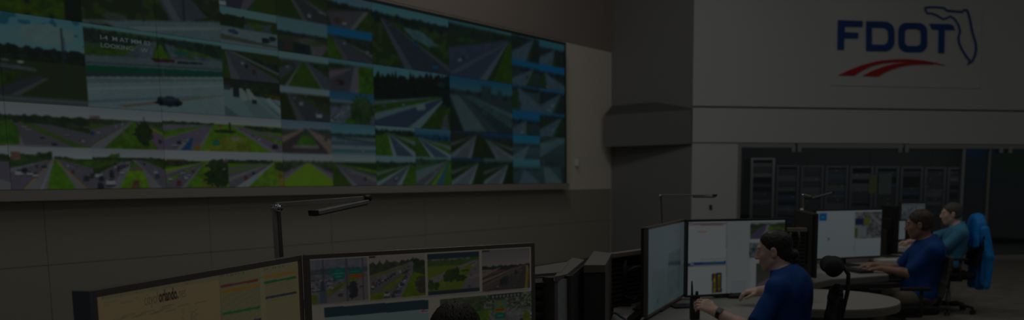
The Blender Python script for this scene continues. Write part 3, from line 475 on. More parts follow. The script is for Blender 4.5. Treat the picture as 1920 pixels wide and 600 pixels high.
# projecting ledge round the dark corner, with its sloping cap, shade put into the dark colour
def on_dark(px, py, off=0.0):
    d = ray(px, py); o = Vector((0, 0, CAM_H)); p0 = C0 + ND * off
    t = (p0 - o).dot(ND) / d.dot(ND)
    return o + d * t
fa, fb = ony(1133, 217, 15.93), ony(1133, 275.5, 15.93)
fc, fd = ony(1296.5, 205.5, 15.36), ony(1296.5, 269.5, 15.36)
fe, ff = on_dark(1146, 216.5, -0.02), on_dark(1146, 275, -0.02)
bm = bmesh.new()
v = [bm.verts.new(p) for p in (fa, fb, fd, fc)]
bk = [bm.verts.new(p) for p in (on_dark(1146.5, 215, -0.05), on_dark(1146.5, 274, -0.05), on_dark(1297, 268.5, -0.05), on_dark(1297, 205, -0.05))]
bm.faces.new(v); bm.faces.new(bk[::-1])
for i in range(4): bm.faces.new((v[i], v[(i + 1) % 4], bk[(i + 1) % 4], bk[i]))
struct(from_bm('trim_1', bm, M['ledge']))
bm = bmesh.new()
q = [fa, ony(1146.5, 216.2, 15.9), ony(1296.8, 206, 15.36), on_dark(1296.8, 202, -.01), on_dark(1231, 191, -.01), on_dark(1147.5, 198, -.01)]
vs = [bm.verts.new(p) for p in q]; low = [bm.verts.new(p + Vector((0, .03, -.02))) for p in q]
for t in ((0, 1, 5), (1, 4, 5), (1, 2, 4), (2, 3, 4)): bm.faces.new([vs[i] for i in t]); bm.faces.new([low[i] for i in t[::-1]])
for i in range(6): bm.faces.new((vs[i], vs[(i + 1) % 6], low[(i + 1) % 6], low[i]))
struct(from_bm('trim_2', bm, M['cap']))
# logo wall: upper field, reveal, band, pier beside the glazing
S_WIN = (2.57 - C1.x) / DR.x; Z_HEAD = 2.185
def px_on_R(px, py, off=0.0):
    d = ray(px, py); o = Vector((0, 0, CAM_H)); p0 = C1 + NR * off
    return o + d * ((p0 - o).dot(NR) / d.dot(NR))
S_WIN = (px_on_R(1387, 330) - C1).dot(DR)
END_R = 11.0
wr = slab('wall_right', PR(0, 0), PR(END_R, 0), 2.835, ZC, NR, 0.2, M['wall_light'])
slab('band', PR(0, 0, .012), PR(END_R, 0, .012), Z_HEAD + 0.012, 2.80, NR, 0.2, M['wall_light'], wr, kind=False)
slab('reveal', PR(0, 0, -.012), PR(END_R, 0, -.012), 2.80, 2.835, NR, 0.15, M['groove'], wr, kind=False)
slab('pier', PR(0, 0), PR(S_WIN, 0), 0, Z_HEAD + 0.012, NR, 0.2, M['wall_light'], wr, kind=False)
slab('trim_3', PR(0, 0, .014), PR(END_R, 0, .014), Z_HEAD + 0.004, Z_HEAD + 0.014, NR, 0.02, M['groove'])
slab('baseboard_right', PR(0, 0, .016), PR(S_WIN - .02, 0, .016), 0.0, 0.1, NR, 0.016, M['groove'])
# glazing of the server room
win = struct(thing('window_1', 'long glazed screen of the dark server room in a pale metal frame', 'window', PR(S_WIN, 0)))
del win['category']
def LW(p): return Vector(p) - win.location
def seg(name, s0, s1, z0, z1, off, th, m, parent=win):
    a, b = PR(s0, 0, off), PR(s1, 0, off)
    poly = [LW(p) for p in (a, b, b - NR * th, a - NR * th)]
    return prism(name, [(p.x, p.y) for p in poly], z0, z1, m, parent)
def sx(px): return (px_on_R(px, 330) - C1).dot(DR)
seg('jamb', S_WIN - .045, S_WIN + .012, 0.0, Z_HEAD, .03, .12, M['silver'])
heads = [S_WIN + .012, sx(1487), sx(1494), sx(1689), sx(1695), END_R]
seg('head_rail', S_WIN + .012, sx(1488), Z_HEAD - .075, Z_HEAD, .03, .08, M['silver'])
seg('head_rail', sx(1493), sx(1690), Z_HEAD - .075, Z_HEAD, .03, .08, M['silver'])
seg('head_rail', sx(1693), END_R, Z_HEAD - .075, Z_HEAD, .03, .08, M['trim'])
for px in (1485, 1496, 1684, 1696, 1872, 1889): seg('clip', sx(px - 3.5), sx(px + 3.5), Z_HEAD - .15, Z_HEAD - .04, .045, .05, M['silver'])
edges = [S_WIN + .012, sx(1513), sx(1632), sx(1747), sx(1803), sx(1852), sx(1930), END_R]
for i in range(len(edges) - 1):
    g = M['glass'] if i < 4 else M['glass_blue']
    seg('pane', edges[i] + .004, edges[i + 1] - .004, 0.09, Z_HEAD - .07, -.02, .012, g)
seg('sill_rail', S_WIN + .012, END_R, 0.0, 0.09, .02, .1, M['alu'])
seg('mullion', sx(1802), sx(1807), 0.09, Z_HEAD - .07, .02, .09, M['silver'])
seg('door_post', sx(1852), sx(1855.5), 0.09, Z_HEAD - .07, .01, .06, M['rack_post'])
# the server room behind it
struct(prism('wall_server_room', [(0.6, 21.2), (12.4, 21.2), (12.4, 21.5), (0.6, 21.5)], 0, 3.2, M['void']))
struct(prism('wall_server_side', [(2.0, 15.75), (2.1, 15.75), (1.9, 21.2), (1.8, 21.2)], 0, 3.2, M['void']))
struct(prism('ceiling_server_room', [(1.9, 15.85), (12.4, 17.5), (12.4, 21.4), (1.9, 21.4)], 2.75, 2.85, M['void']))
# ---------------------------------------------------------------- video wall
vw = thing('video_wall', 'huge wall of tiled screens full of highway camera pictures above the grey fabric panels', 'video wall', PW(6, 0))
def LV(k, z, off): return PW(k, z, off) - vw.location
def vbox(name, k0, k1, z0, z1, o0, o1, m, parent=vw):
    poly = [LV(k0, 0, o0), LV(k1, 0, o0), LV(k1, 0, o1), LV(k0, 0, o1)]
    return prism(name, [(p.x, p.y) for p in poly], z0, z1, m, parent)
Z_TOP = Z_BOT + 6 * UNIT_H
for pk in range(-2, 12, 2):
    for pr in range(0, 6, 2):
        z0, z1 = Z_BOT + pr * UNIT_H, Z_BOT + (pr + 2) * UNIT_H
        pan = vbox('display_panel', pk + .001, pk + 1.999, z0 + .0005, z1 - .0005, .01, .118, M['black'])
        pic = WALLPIC[(4 - pr) * UH:(6 - pr) * UH, (pk - K0) * UW:(pk + 2 - K0) * UW]
        step = 1 if pk < 4 else (2 if pk < 8 else 3)
        if step > 1:
            h, w = pic.shape[0] // step, pic.shape[1] // step
            pic = pic[:h * step, :w * step].reshape(h, step, w, step, 3).mean((1, 3))
        b = .0022
        screen_grid('screen', pic, lambda u, v, pk=pk, z0=z0, z1=z1: LV(pk + b + u * (2 - 2 * b), z0 + .0016 + v * (z1 - z0 - .0032), .1195), pan)
vbox('bottom_trim', -2.1, 12.12, Z_BOT - .1, Z_BOT - .004, 0.0, .15, M['trim'])
vbox('top_trim', -2.1, 12.04, Z_TOP + .004, Z_TOP + .04, 0.0, .13, M['bezel'])
vbox('side_trim', 12.006, 12.045, Z_BOT - .004, Z_TOP + .04, 0.0, .13, M['bezel'])

def text_mesh(name, s, size, m, parent=None, off=0.0, ext=0.001, sx_=1.0):
    cu = bpy.data.curves.new(name, 'FONT'); cu.body = s; cu.size = size; cu.offset = off; cu.extrude = ext; cu.resolution_u = 3
    o = bpy.data.objects.new(name, cu); SC.collection.objects.link(o)
    dg = bpy.context.evaluated_depsgraph_get(); me = bpy.data.meshes.new_from_object(o.evaluated_get(dg))
    bpy.data.objects.remove(o); bpy.data.curves.remove(cu)
    if sx_ != 1.0:
        for vv in me.vertices: vv.co.x *= sx_
    me.materials.clear()
    r = link(name, me, m, parent); r.data.name = name
    return r, max(vv.co.x for vv in me.vertices)
def frame_to(o, origin, ex, ey):
    ez = ex.cross(ey); mt = Matrix.Identity(4)
    for i in range(3): mt[i][0], mt[i][1], mt[i][2], mt[i][3] = ex[i], ey[i], ez[i], origin[i]
    o.matrix_local = mt
M['caption'] = mat('caption_grey', lin(0, 0, 0), .6, emit=0)
cm = bpy.data.materials.new('caption_glow'); cm.use_nodes = True
cb = cm.node_tree.nodes['Principled BSDF']; cb.inputs['Base Color'].default_value = (0, 0, 0, 1)
cb.inputs['Emission Color'].default_value = (*[float(x) for x in s2l((52, 60, 62)) * GAIN], 1); cb.inputs['Emission Strength'].default_value = 1.0
cm.cycles.emission_sampling = 'NONE'
for txt, row, k0 in (('I-4  M AT MM 83', 0, 1.21), ('LOOKING:   W', 1, 1.21)):
    o, wd_ = text_mesh('caption', txt, .058, cm, vw, 0.0008, .0002, 1.2)
    frame_to(o, LV(k0, Z_BOT + 3.66 * UNIT_H - row * .072, .1215), -DW, Vector((0, 0, 1)))

# ---------------------------------------------------------------- logo sign on the pale wall
lg = thing('logo_sign', 'blue FDOT wall sign with a state outline and red road swoosh on the pale wall', 'sign', px_on_R(1700, 150, 0))
def LG(px, py, off=.03): return px_on_R(px, py, off) - lg.location
def sign_poly(name, rings, m, z0=.012, z1=.032, parent=lg):
    """flat letter from outline and optional hole with as many points"""
    bm = bmesh.new()
    F0 = [[bm.verts.new(LG(x, y, z1)) for x, y in r] for r in rings]; B0 = [[bm.verts.new(LG(x, y, z0)) for x, y in r] for r in rings]
    n = len(rings[0])
    if len(rings) == 1: bm.faces.new(F0[0])
    else:
        for i in range(n): bm.faces.new((F0[0][i], F0[0][(i + 1) % n], F0[1][(i + 1) % n], F0[1][i]))
    for r in range(len(rings)):
        for i in range(n): bm.faces.new((F0[r][i], F0[r][(i + 1) % n], B0[r][(i + 1) % n], B0[r][i]))
    return from_bm(name, bm, m, parent)
def zc(x, y): return (1540 + x / 3.334, y / 3.334)            # sign crop to picture
def rrect(x0, y0, x1, y1, r, sl=0.0, left_round=True, n=6):
    pts = []
    for cxx, cyy, a0, rr in ((x1, y0, -90, r), (x1, y1, 0, r), (x0, y1, 90, r if left_round else .5), (x0, y0, 180, r if left_round else .5)):
        for i in range(n + 1):
            a = math.radians(a0 + 90 * i / n)
            ox = cxx - rr if cxx == x1 else cxx + rr; oy = cyy - rr if cyy == y1 else cyy + rr
            pts.append(zc(ox + rr * math.cos(a), oy + rr * math.sin(a) + sl * (ox + rr * math.cos(a) - x0)))
    return pts
bp_ = [LG(1556, 4, .012), LG(1842, 12, .012), LG(1838, 166, .012), LG(1556, 160, .012)]
bm = bmesh.new(); a = [bm.verts.new(p) for p in bp_]; c = [bm.verts.new(p - NR * .011) for p in bp_]
bm.faces.new(a)
for i in range(4): bm.faces.new((a[i], a[(i + 1) % 4], c[(i + 1) % 4], c[i]))
from_bm('backing_panel', bm, M['plate'], lg)
sign_poly('letter', [[zc(*p) for p in ((104, 125), (260, 131), (256, 168), (147, 166), (146, 200), (232, 205), (230, 240), (144, 238), (141, 311), (100, 310))]], M['logo_blue'])
sign_poly('letter', [rrect(280, 132, 458, 318, 62, .02, False), rrect(316, 172, 418, 278, 34, .02, False)], M['logo_blue'])
sign_poly('letter', [rrect(482, 141, 662, 324, 52, .02), rrect(522, 180, 622, 286, 26, .02)], M['logo_blue'])
sign_poly('letter', [[zc(*p) for p in ((676, 148), (806, 151), (826, 160), (836, 188), (772, 187), (769, 332), (731, 331), (734, 185), (692, 184))]], M['logo_blue'])
def stroke(pts, wds):
    L, R = [], []
    for i, p in enumerate(pts):
        a = pts[max(i - 1, 0)]; b = pts[min(i + 1, len(pts) - 1)]; dx, dy = b[0] - a[0], b[1] - a[1]; l = math.hypot(dx, dy) or 1
        L.append((p[0] - dy / l * wds[i] / 2, p[1] + dx / l * wds[i] / 2)); R.append((p[0] + dy / l * wds[i] / 2, p[1] - dx / l * wds[i] / 2))
    return L, R
FL = [(650, 46), (700, 44), (752, 47), (768, 50), (786, 66), (850, 72), (884, 74), (890, 62), (912, 62), (920, 84), (932, 130), (940, 180), (950, 220), (966, 270), (968, 310), (960, 350), (942, 385), (915, 402), (928, 378), (905, 350), (880, 310), (862, 270), (857, 235), (868, 195), (858, 155), (834, 118), (806, 100), (786, 112), (764, 120), (740, 106), (716, 92), (690, 84), (662, 82), (650, 60), (650, 46)]
L, R = stroke(FL, [13 if 3 < i < 24 else 11 for i in range(len(FL))])
bm = bmesh.new()
n = len(FL)
vl = [bm.verts.new(LG(*zc(*p), .032)) for p in L]; vr = [bm.verts.new(LG(*zc(*p), .032)) for p in R]
bl = [bm.verts.new(LG(*zc(*p), .012)) for p in L]; br = [bm.verts.new(LG(*zc(*p), .012)) for p in R]
for i in range(n - 1):
    bm.faces.new((vl[i], vl[i + 1], vr[i + 1], vr[i])); bm.faces.new((vl[i], bl[i], bl[i + 1], vl[i + 1])); bm.faces.new((vr[i], vr[i + 1], br[i + 1], br[i]))
from_bm('state_outline', bm, M['logo_blue'], lg)
def swoosh(up, lo):
    sign_poly('swoosh', [[zc(*p) for p in up] + [zc(*p) for p in lo[::-1]]], M['logo_red'])
swoosh([(106, 470), (170, 440), (250, 408), (350, 382), (450, 371), (540, 369), (640, 378), (720, 393), (774, 408)], [(205, 472), (250, 444), (310, 414), (380, 396), (450, 388), (540, 388), (640, 392), (720, 400), (774, 409)])
swoosh([(258, 474), (320, 442), (390, 416), (460, 398), (540, 391), (640, 395), (700, 402)], [(356, 477), (390, 456), (440, 434), (500, 415), (560, 405), (640, 401), (700, 403)])
sw = tag(box('light_switch', px_on_R(1332.5, 388.5, .012), (.05, .02, .085), M['dark'], bev=.004), 'small black wall switch on the pale pier left of the glazing', 'switch')
wbox = tag(box('wall_box', PW(12.72, 1.83, .02), (.06, .06, .12), M['white'], bev=.01), 'small pale box on the beige wall beside the video wall', 'sensor')  # pale box marking a small pale spot on the wall

# ---------------------------------------------------------------- server racks behind the glass
def server_rack(px0, px1, Y, top_px, label, seed, bright=False):
    a, b = ony(px0, 330, Y), ony(px1, 330, Y); zt = ony(px0, top_px, Y).z
    wdt = (b - a).length; r = random.Random(seed)
    t = thing('server_rack', label, 'server rack', ((a.x + b.x) / 2, Y, 0), 0, 'server racks behind the glass')
    pm = M['rack_post'] if bright else M['rack_grey']
    for s in (-1, 1):
        box('post', (s * (wdt / 2 - .025), -.01, zt / 2), (.05, .05, zt), pm, t)
        box('side_panel', (s * (wdt / 2 - .006), .45, zt / 2), (.01, .86, zt), M['dark'], t)
    box('top', (0, .44, zt - .02), (wdt, .9, .04), pm, t)
    box('back_panel', (0, .88, zt / 2), (wdt - .03, .02, zt), M['dark'], t)
    z = .25
    while z < zt - .16:
        h = r.choice((.044, .088, .088, .133))
        if r.random() < .8:
            m = r.choice((M['rack_unit'], M['rack_unit'], M['rack_grey'], M['rack_pale'] if bright else M['rack_unit'], M['rack_blue'] if r.random() < .4 else M['rack_unit']))
            u = box('server_unit', (0, .3, z + h / 2), (wdt - .11, .6, h - .006), m, t)
            if r.random() < .45: box('indicator', (r.uniform(-.15, .15), -.004, h * .1 + z + h / 2), (.014, .006, .012), M['green_led' if r.random() < .7 else 'blue_led'], u)
        z += h
    return t
names = ['first server rack from the window jamb, with bright steel posts', 'second server rack from the window jamb, left of the distant lamp post', 'third server rack from the window jamb, behind the bent distant lamp', 'fourth server rack from the jamb, behind the tip of the distant lamp bar', 'fifth server rack, just left of the pale green reflection patch on glass', 'sixth server rack, partly behind the pale reflection patch on the glass', 'seventh server rack, above the head of the man in the blue polo', 'eighth server rack, left of the tall door mullion', 'last server rack in the row, beside the tall door mullion']
xs = [1407, 1455, 1501, 1547, 1593, 1640, 1688, 1733, 1776, 1806]
for i in range(9):
    server_rack(xs[i], xs[i + 1] - 3, 19.0 if i else 18.7, 296 if i == 0 else 309 + .6 * i, names[i], 30 + i, i == 0)
# flat patches on the glass with screen reflections put into their colour
tag(slab('glass_reflection', px_on_R(1630, 330, -.01), px_on_R(1645, 330, -.01), px_on_R(1630, 362, 0).z, px_on_R(1630, 328, 0).z, NR, .004, mat('reflection_green', (.20, .26, .12), .8), kind=False), 'small yellow green patch painted as a screen reflection on the server room glass', 'reflection')
tag(slab('glass_reflection', px_on_R(1648, 330, -.01), px_on_R(1672, 330, -.01), px_on_R(1650, 364, 0).z, px_on_R(1650, 325, 0).z, NR, .004, mat('reflection_pale', (.17, .23, .21), .8), kind=False), 'pale blue green patch painted as a screen reflection on the glass, larger of the two', 'reflection')
# added glowing picture behind the door glass, standing in for screen reflections
door_refl = thing('door_reflection', 'added blue green glow behind the glass door, standing in for a reflection', 'display', ony(1868, 330, 20.4) * 1.0, 0)
door_refl.location.z = 0
box('housing', (0, .06, 1.3), (1.7, .08, 2.4), M['black'], door_refl)
box('reflection_base', (0, .06, .05), (1.2, .3, .1), M['black'], door_refl)
_p = Pic(np.zeros((60, 48, 3)), 5); _p.fill((3, 14, 26), (8, 13, 15), 0, .34); _p.fill((8, 13, 15), (12, 12, 12), .34, .6); _p.fill((12, 12, 12), (12, 12, 11), .6); _p.blob(.72, .24, .28, .13, (10, 18, 8)); _p.blob(.2, .1, .25, .1, (3, 17, 31)); _p.soft(14)
screen_grid('screen', _p.a, lambda u, v: Vector((-.84 + 1.68 * u, .018, 0.12 + 2.36 * v)), door_refl)  # added glowing picture standing in for the reflection, no real screen

# ---------------------------------------------------------------- monitors
class Mon:
    def __init__(s, name, label, TL, TR, h, desk_z=.74, depth=.045, bez=.016, top=None, group=None, neck=True, w=None):
        TL, TR = Vector(TL), Vector(TR); d = TR - TL; d.z = 0
        s.rz = math.atan2(d.y, d.x); s.w = w or d.length; s.h = h; s.bez = bez
        c = TL + d.normalized() * (s.w / 2); zt = (TL.z + TR.z) / 2; zb = zt - h
        s.root = thing(name, label, 'monitor', (c.x, c.y, desk_z), s.rz, group)
        s.z0 = zb - desk_z; s.zt = zt - desk_z; w2 = s.w / 2; W_, hh = s.w, h
        s.zt0 = zt
        bm = bmesh.new()
        for cx_, cz_, sx_, sz_ in ((0, s.zt - bez / 2, W_, bez), (0, s.z0 + bez / 2, W_, bez), (-w2 + bez / 2, (s.z0 + s.zt) / 2, bez, hh - 2 * bez), (w2 - bez / 2, (s.z0 + s.zt) / 2, bez, hh - 2 * bez)):
            add_box(bm, (cx_, depth * .3, cz_), (sx_, depth * .6, sz_), bev=.002)
        from_bm('bezel', bm, top or M['bezel'], s.root)
        bm = bmesh.new()
        add_box(bm, (0, depth * .8, (s.z0 + s.zt) / 2), (W_ - .006, depth * .5, hh - .006), bev=.006)
        add_box(bm, (0, depth * 1.15, (s.z0 + s.zt) / 2 - .02), (W_ * .55, depth * .6, hh * .55), bev=.01)
        from_bm('housing', bm, M['black'], s.root)
        if neck:
            bm = bmesh.new(); add_box(bm, (0, depth * 1.5 + .02, (s.zt + s.z0) * .25 + .005), (.07, .035, (s.zt + s.z0) * .5), bev=.006); from_bm('stand_neck', bm, M['dark'], s.root)
            bm = bmesh.new(); add_box(bm, (0, depth * 1.5 + .03, .008), (.3, .2, .014), bev=.005); from_bm('stand_base', bm, M['dark'], s.root)
    def P(s, u, v): return Vector((-s.w / 2 + s.bez + u * (s.w - 2 * s.bez), .006, s.z0 + s.bez + v * (s.h - 2 * s.bez)))
    def uv(s, px, py):
        """picture position (u right, v down) of the screen point behind a pixel of the photograph"""
        R = Matrix.Rotation(-s.rz, 3, 'Z'); o = R @ (Vector((0, 0, CAM_H)) - s.root.location); d = R @ ray(px, py)
        t = (.006 - o.y) / d.y; p = o + d * t
        return ((p.x + s.w / 2 - s.bez) / (s.w - 2 * s.bez), 1 - (p.z - s.z0 - s.bez) / (s.h - 2 * s.bez))
    def uvs(s, *pts): return [s.uv(*p) for p in pts]
    def show(s, pic): return screen_grid('screen', pic, s.P, s.root)
    def text(s, txt, px, py, size, m, off=0.0):
        u, v = s.uv(px, py); o, w_ = text_mesh('lettering', txt, size, m, s.root, off, .0001)
        p = s.P(u, 1 - v); p.y -= .0012
        frame_to(o, p, Vector((1, 0, 0)), Vector((0, 0, 1))); return w_
DIM = np.array([.9, .86, .9])
def blit(p, sub, q):
    us = [x for x, y in q]; vs = [y for x, y in q]
    (u0, v0), (u1, v1) = (min(us), (q[0][1] + q[1][1]) / 2), (max(us), (q[2][1] + q[3][1]) / 2)
    m = (p.u >= u0) & (p.u < u1) & (p.v >= v0) & (p.v < v1)
    h, w = sub.shape[:2]
    x = np.clip(((p.u[m] - u0) / (u1 - u0) * w).astype(int), 0, w - 1); y = np.clip(((p.v[m] - v0) / (v1 - v0) * h).astype(int), 0, h - 1)
    p.a[m] = sub[y, x] * DIM
def sub(w, h, seed=1): return Pic(np.zeros((h, w, 3)), seed)

ZM = 1.315
# foreground pair
FL_ = Mon('monitor', 'large foreground monitor angled at left, city web page and coloured tables', onz(170.5, 545, ZM), onz(566, 478, ZM), .57, top=M['bezel_top'], bez=.02)
p = sub(430, 242, 3); p.fill((57, 50, 35), (56, 48, 33))
U = FL_.uvs
p.poly(U((190, 553), (560, 489), (562, 499), (190, 563)), (50, 47, 34))
for i, x in enumerate((192, 226, 254, 286, 316, 350)): p.poly(U((x, 558 - (x - 190) * .172), (x + 2.5, 557.6 - (x - 190) * .172), (x + 2.5, 560 - (x - 190) * .172), (x, 560.4 - (x - 190) * .172)), (26, 30, 44) if i % 2 else (40, 30, 22))
for i in range(6): p.poly(U((198 + i * 27, 558 - i * 4.6), (216 + i * 27, 555 - i * 4.6), (216 + i * 27, 556 - i * 4.6), (198 + i * 27, 559 - i * 4.6)), (44, 41, 31))
p.poly(U((194, 568), (262, 556.5), (262, 557.3), (194, 569)), (45, 41, 30)); p.poly(U((194, 573), (250, 564), (250, 564.8), (194, 574)), (46, 41, 30))
p.poly(U((303, 574.6), (328, 570), (328, 571.2), (303, 576)), (38, 32, 24))
for y0, x0, x1 in ((596, 228, 306), (602, 205, 340), (586.5, 262, 392), (592, 230, 300)): p.poly(U((x0, y0), (x1, y0 - (x1 - x0) * .178), (x1, y0 - (x1 - x0) * .178 + .9), (x0, y0 + .9)), (43, 38, 27))
for i in range(9):
    y = 581 + i * 4; p.poly(U((340, y), (345, y - .8), (345, y + .2), (340, y + 1)), (41, 36, 26)); p.poly(U((357, y - 3), (357 + (9, 12, 8, 14, 11)[i % 5], y - 5.2), (357 + (9, 12, 8, 14, 11)[i % 5], y - 4.2), (357, y - 2)), (40, 35, 26))
def colbar(x0, x1, yL, c, th=4.2, sl=-.185):
    p.poly(U((x0, yL), (x1, yL + (x1 - x0) * sl), (x1, yL + (x1 - x0) * sl + th), (x0, yL + th)), c)
# tables
p.poly(U((411, 514), (494, 499), (497, 600), (416, 616)), (49, 47, 33)); p.poly(U((494.5, 498), (562, 486), (566, 600), (500, 610)), (51, 48, 34))
p.poly(U((410.5, 514), (411.6, 514), (416.5, 610), (415.4, 610)), (38, 36, 26)); p.poly(U((487, 506), (493.5, 505), (497, 606), (491, 607)), (52, 51, 37))
for i, x in enumerate((414, 418, 425, 432, 435, 441, 447, 455)): p.poly(U((x, 517.5 - (x - 412) * .18), (x + 2, 517.2 - (x - 412) * .18), (x + 2, 519.8 - (x - 412) * .18), (x, 520.1 - (x - 412) * .18)), (16, 30, 34) if i % 3 == 1 else (24, 28, 22))
for i, x in enumerate((496, 500, 511, 515, 523, 530)): p.poly(U((x, 504 - (x - 494) * .18), (x + 2, 503.6 - (x - 494) * .18), (x + 2, 506 - (x - 494) * .18), (x, 506.4 - (x - 494) * .18)), (20, 34, 40) if i == 1 else (24, 27, 22))
for i in range(16): colbar(417, 488, 545 + i * 4.3, (42, 41, 29), 1.0)
for i in range(9): colbar(498, 554, 531 + i * 4.2, (43, 42, 30), 1.0)
colbar(413.5, 484, 535.5, (42, 20, 18), 4.6); colbar(414, 484.5, 545.5, (60, 42, 10), 5); colbar(417.5, 487.5, 586.6, (11, 42, 14), 4.4); colbar(476, 489.5, 598.5, (20, 20, 28), 4.6)
colbar(494.5, 554, 518.3, (60, 42, 10), 4.6); colbar(495, 555, 528.6, (9, 40, 14), 4.2); colbar(498, 556.5, 556.8, (19, 19, 27), 4)
p.poly(U((486.5, 520), (493, 519), (493, 521), (486.5, 522)), (30, 46, 18)); p.rect(*FL_.uv(562, 574), *FL_.uv(565, 590), (30, 48, 14))
FL_.show(p.a)
M['ink'] = mat('screen_ink_dark', (.006, .006, .006), 1.0, spec=0); 
im = bpy.data.materials.new('screen_ink_grey'); im.use_nodes = True; ib = im.node_tree.nodes['Principled BSDF']
ib.inputs['Base Color'].default_value = (.01, .01, .01, 1); ib.inputs['Emission Color'].default_value = (*[float(x) for x in s2l((31, 26, 19)) * GAIN], 1); ib.inputs['Emission Strength'].default_value = 1; im.cycles.emission_sampling = 'NONE'
ib2 = bpy.data.materials.new('screen_ink_black'); ib2.use_nodes = True; b2 = ib2.node_tree.nodes['Principled BSDF']
b2.inputs['Base Color'].default_value = (.01, .01, .01, 1); b2.inputs['Emission Color'].default_value = (*[float(x) for x in s2l((15, 13, 11)) * GAIN], 1); b2.inputs['Emission Strength'].default_value = 1; ib2.cycles.emission_sampling = 'NONE'
def word(txt, x0, x1, y0, m, off, size=.045):
    """lettering spanning the picture columns x0..x1 on the page"""
    ua, va = FL_.uv(x0, y0); ub, vb = FL_.uv(x1, y0 - (x1 - x0) * .262)
    o, w_ = text_mesh('lettering', txt, size, m, FL_.root, off, .0001)
    want = (ub - ua) * (FL_.w - 2 * FL_.bez)
    for q in o.data.vertices: q.co.x *= want / w_
    pp = FL_.P(ua, 1 - va); pp.y -= .0012; frame_to(o, pp, Vector((1, 0, 0)), Vector((0, 0, 1)))
word('cityof', 270, 297, 573.4, im, -.0006, .047); word('orlando.', 297.6, 333.5, 566.6, ib2, .0014, .047); word('net', 335, 348, 559.4, im, -.0006, .047)

box('side_edge', (-FL_.w / 2 - .006, .02, (FL_.z0 + FL_.zt) / 2), (.012, .05, FL_.h), mat('side_edge_slate', (.11, .14, .16), .4), FL_.root)
FR_ = Mon('monitor', 'large foreground monitor facing us, four traffic camera pictures in a row', onz(572, 478, ZM), onz(1003, 455, ZM), .57, top=M['bezel_top'], bez=.017)
p = sub(430, 242, 4); p.fill((55, 52, 46), (54, 52, 47)); U = FR_.uvs
q = sub(112, 86, 5)                                         # 1 signs over a jammed road
q.fill((38, 42, 44), (36, 40, 42)); q.fill((34, 37, 38), (36, 38, 39), .3); q.put((q.n2 > .5) & (q.v < .4), (44, 46, 46)); q.trees(.34, .12, (26, 32, 30))
q.poly([(0, .5), (.6, .4), (.6, .5), (0, 1)], (40, 42, 44), .3); q.poly([(.3, .66), (.95, .36), (1, .42), (.26, .86), (.26, .74)], (36, 42, 12), .3); q.poly([(.26, .9), (.7, .58), (1, .4), (1, 1), (.2, 1)], (42, 41, 39), .08); q.poly([(0, .8), (.12, .76), (.14, 1), (0, 1)], (34, 44, 8), .3)
for i in range(60):
    r_ = random.Random(i); x, y = r_.uniform(0, .55), r_.uniform(.42, .72); q.rect(x, y, x + .04, y + .025, r_.choice(((58, 58, 58), (20, 22, 24), (48, 49, 50), (28, 24, 26))))
q.rect(.4, .22, .6, .48, (4, 42, 34)); q.rect(.42, .33, .58, .35, (34, 56, 50)); q.rect(.45, .4, .55, .42, (34, 56, 50)); q.rect(.46, .26, .54, .29, (20, 44, 52)); q.rect(.68, .26, .9, .37, (4, 42, 34)); q.rect(.7, .31, .86, .33, (34, 56, 50)); q.rect(.68, .37, .9, .46, (58, 30, 8)); q.rect(.32, .24, .38, .38, (14, 40, 36))
q.rect(.24, .0, .255, .6, (24, 26, 28)); q.rect(.62, .0, .66, 1, (30, 30, 32)); q.rect(.9, .0, .93, 1, (30, 30, 32)); q.rect(.18, .58, .29, 1, (26, 34, 38)); q.rect(0, .7, .29, .725, (20, 22, 24)); q.rect(.2, .5, .26, .7, (18, 24, 28)); q.blob(.74, .75, .07, .2, (14, 17, 18), .2); q.rect(.67, .84, .77, .92, (12, 14, 15)); q.rect(.48, .8, .56, .87, (22, 24, 25)); q.rect(.78, .6, .83, .63, DRK); q.rect(.86, .66, .92, .69, DRK); q.rect(.64, .64, .67, .72, DRK); q.soft()
blit(p, q.a, U((576.5, 488), (688, 482), (691, 563), (582, 570.5)))
q = sub(105, 86, 6); q.fill((56, 54, 49), (54, 52, 47)); q.trees(.46, .32, (20, 25, 16)); q.fill((34, 36, 32), (34, 36, 34), .44)
q.poly([(0, .45), (.8, .16), (.8, .3), (0, .75)], (40, 41, 40), .3); q.poly([(.2, .78), (.72, .38), (.7, .44), (.36, .8)], (38, 46, 8), .2); q.poly([(0, .44), (.7, .24), (.6, .32), (0, .52)], (38, 40, 20), .2); q.poly([(.35, 1), (.8, .2), (.86, .2), (.56, 1)], (42, 42, 41)); q.poly([(.56, 1), (.86, .24), (1, .5), (1, 1)], (32, 44, 6), .3); q.poly([(0, 1), (0, .86), (.3, .84), (.24, 1)], (34, 42, 6), .3); q.trees(.4, .34, (16, 22, 13), .78, 1, .5); q.blob(.95, .74, .14, .2, (24, 24, 16))
for i in range(46):
    r_ = random.Random(i + 3); t = r_.random(); x, y = .44 + .36 * t + r_.uniform(-.04, .05) * (1 - t), 1 - .76 * t; k = .06 * (1 - t) + .015; q.car(x, y - .04, k, r_.choice((WHT, (48, 50, 52), (22, 24, 28), (20, 22, 34), (44, 22, 20))))
for i in range(40):
    r_ = random.Random(i + 90); t = r_.random(); q.car(.02 + .74 * t, .72 - .46 * t + r_.uniform(-.08, .06) * (1 - t), .04 * (1 - t) + .014, r_.choice((WHT, (48, 50, 52), (18, 20, 24), (40, 22, 20))))
q.car(.3, .92, .11, (58, 58, 56)); q.rect(.53, .84, .57, .9, (6, 44, 36)); q.rect(.57, .8, .6, .83, (58, 40, 14)); q.rect(0, 0, .12, .03, (14, 15, 15)); q.soft()
blit(p, q.a, U((691, 481), (796, 475), (798, 554), (695, 562)))
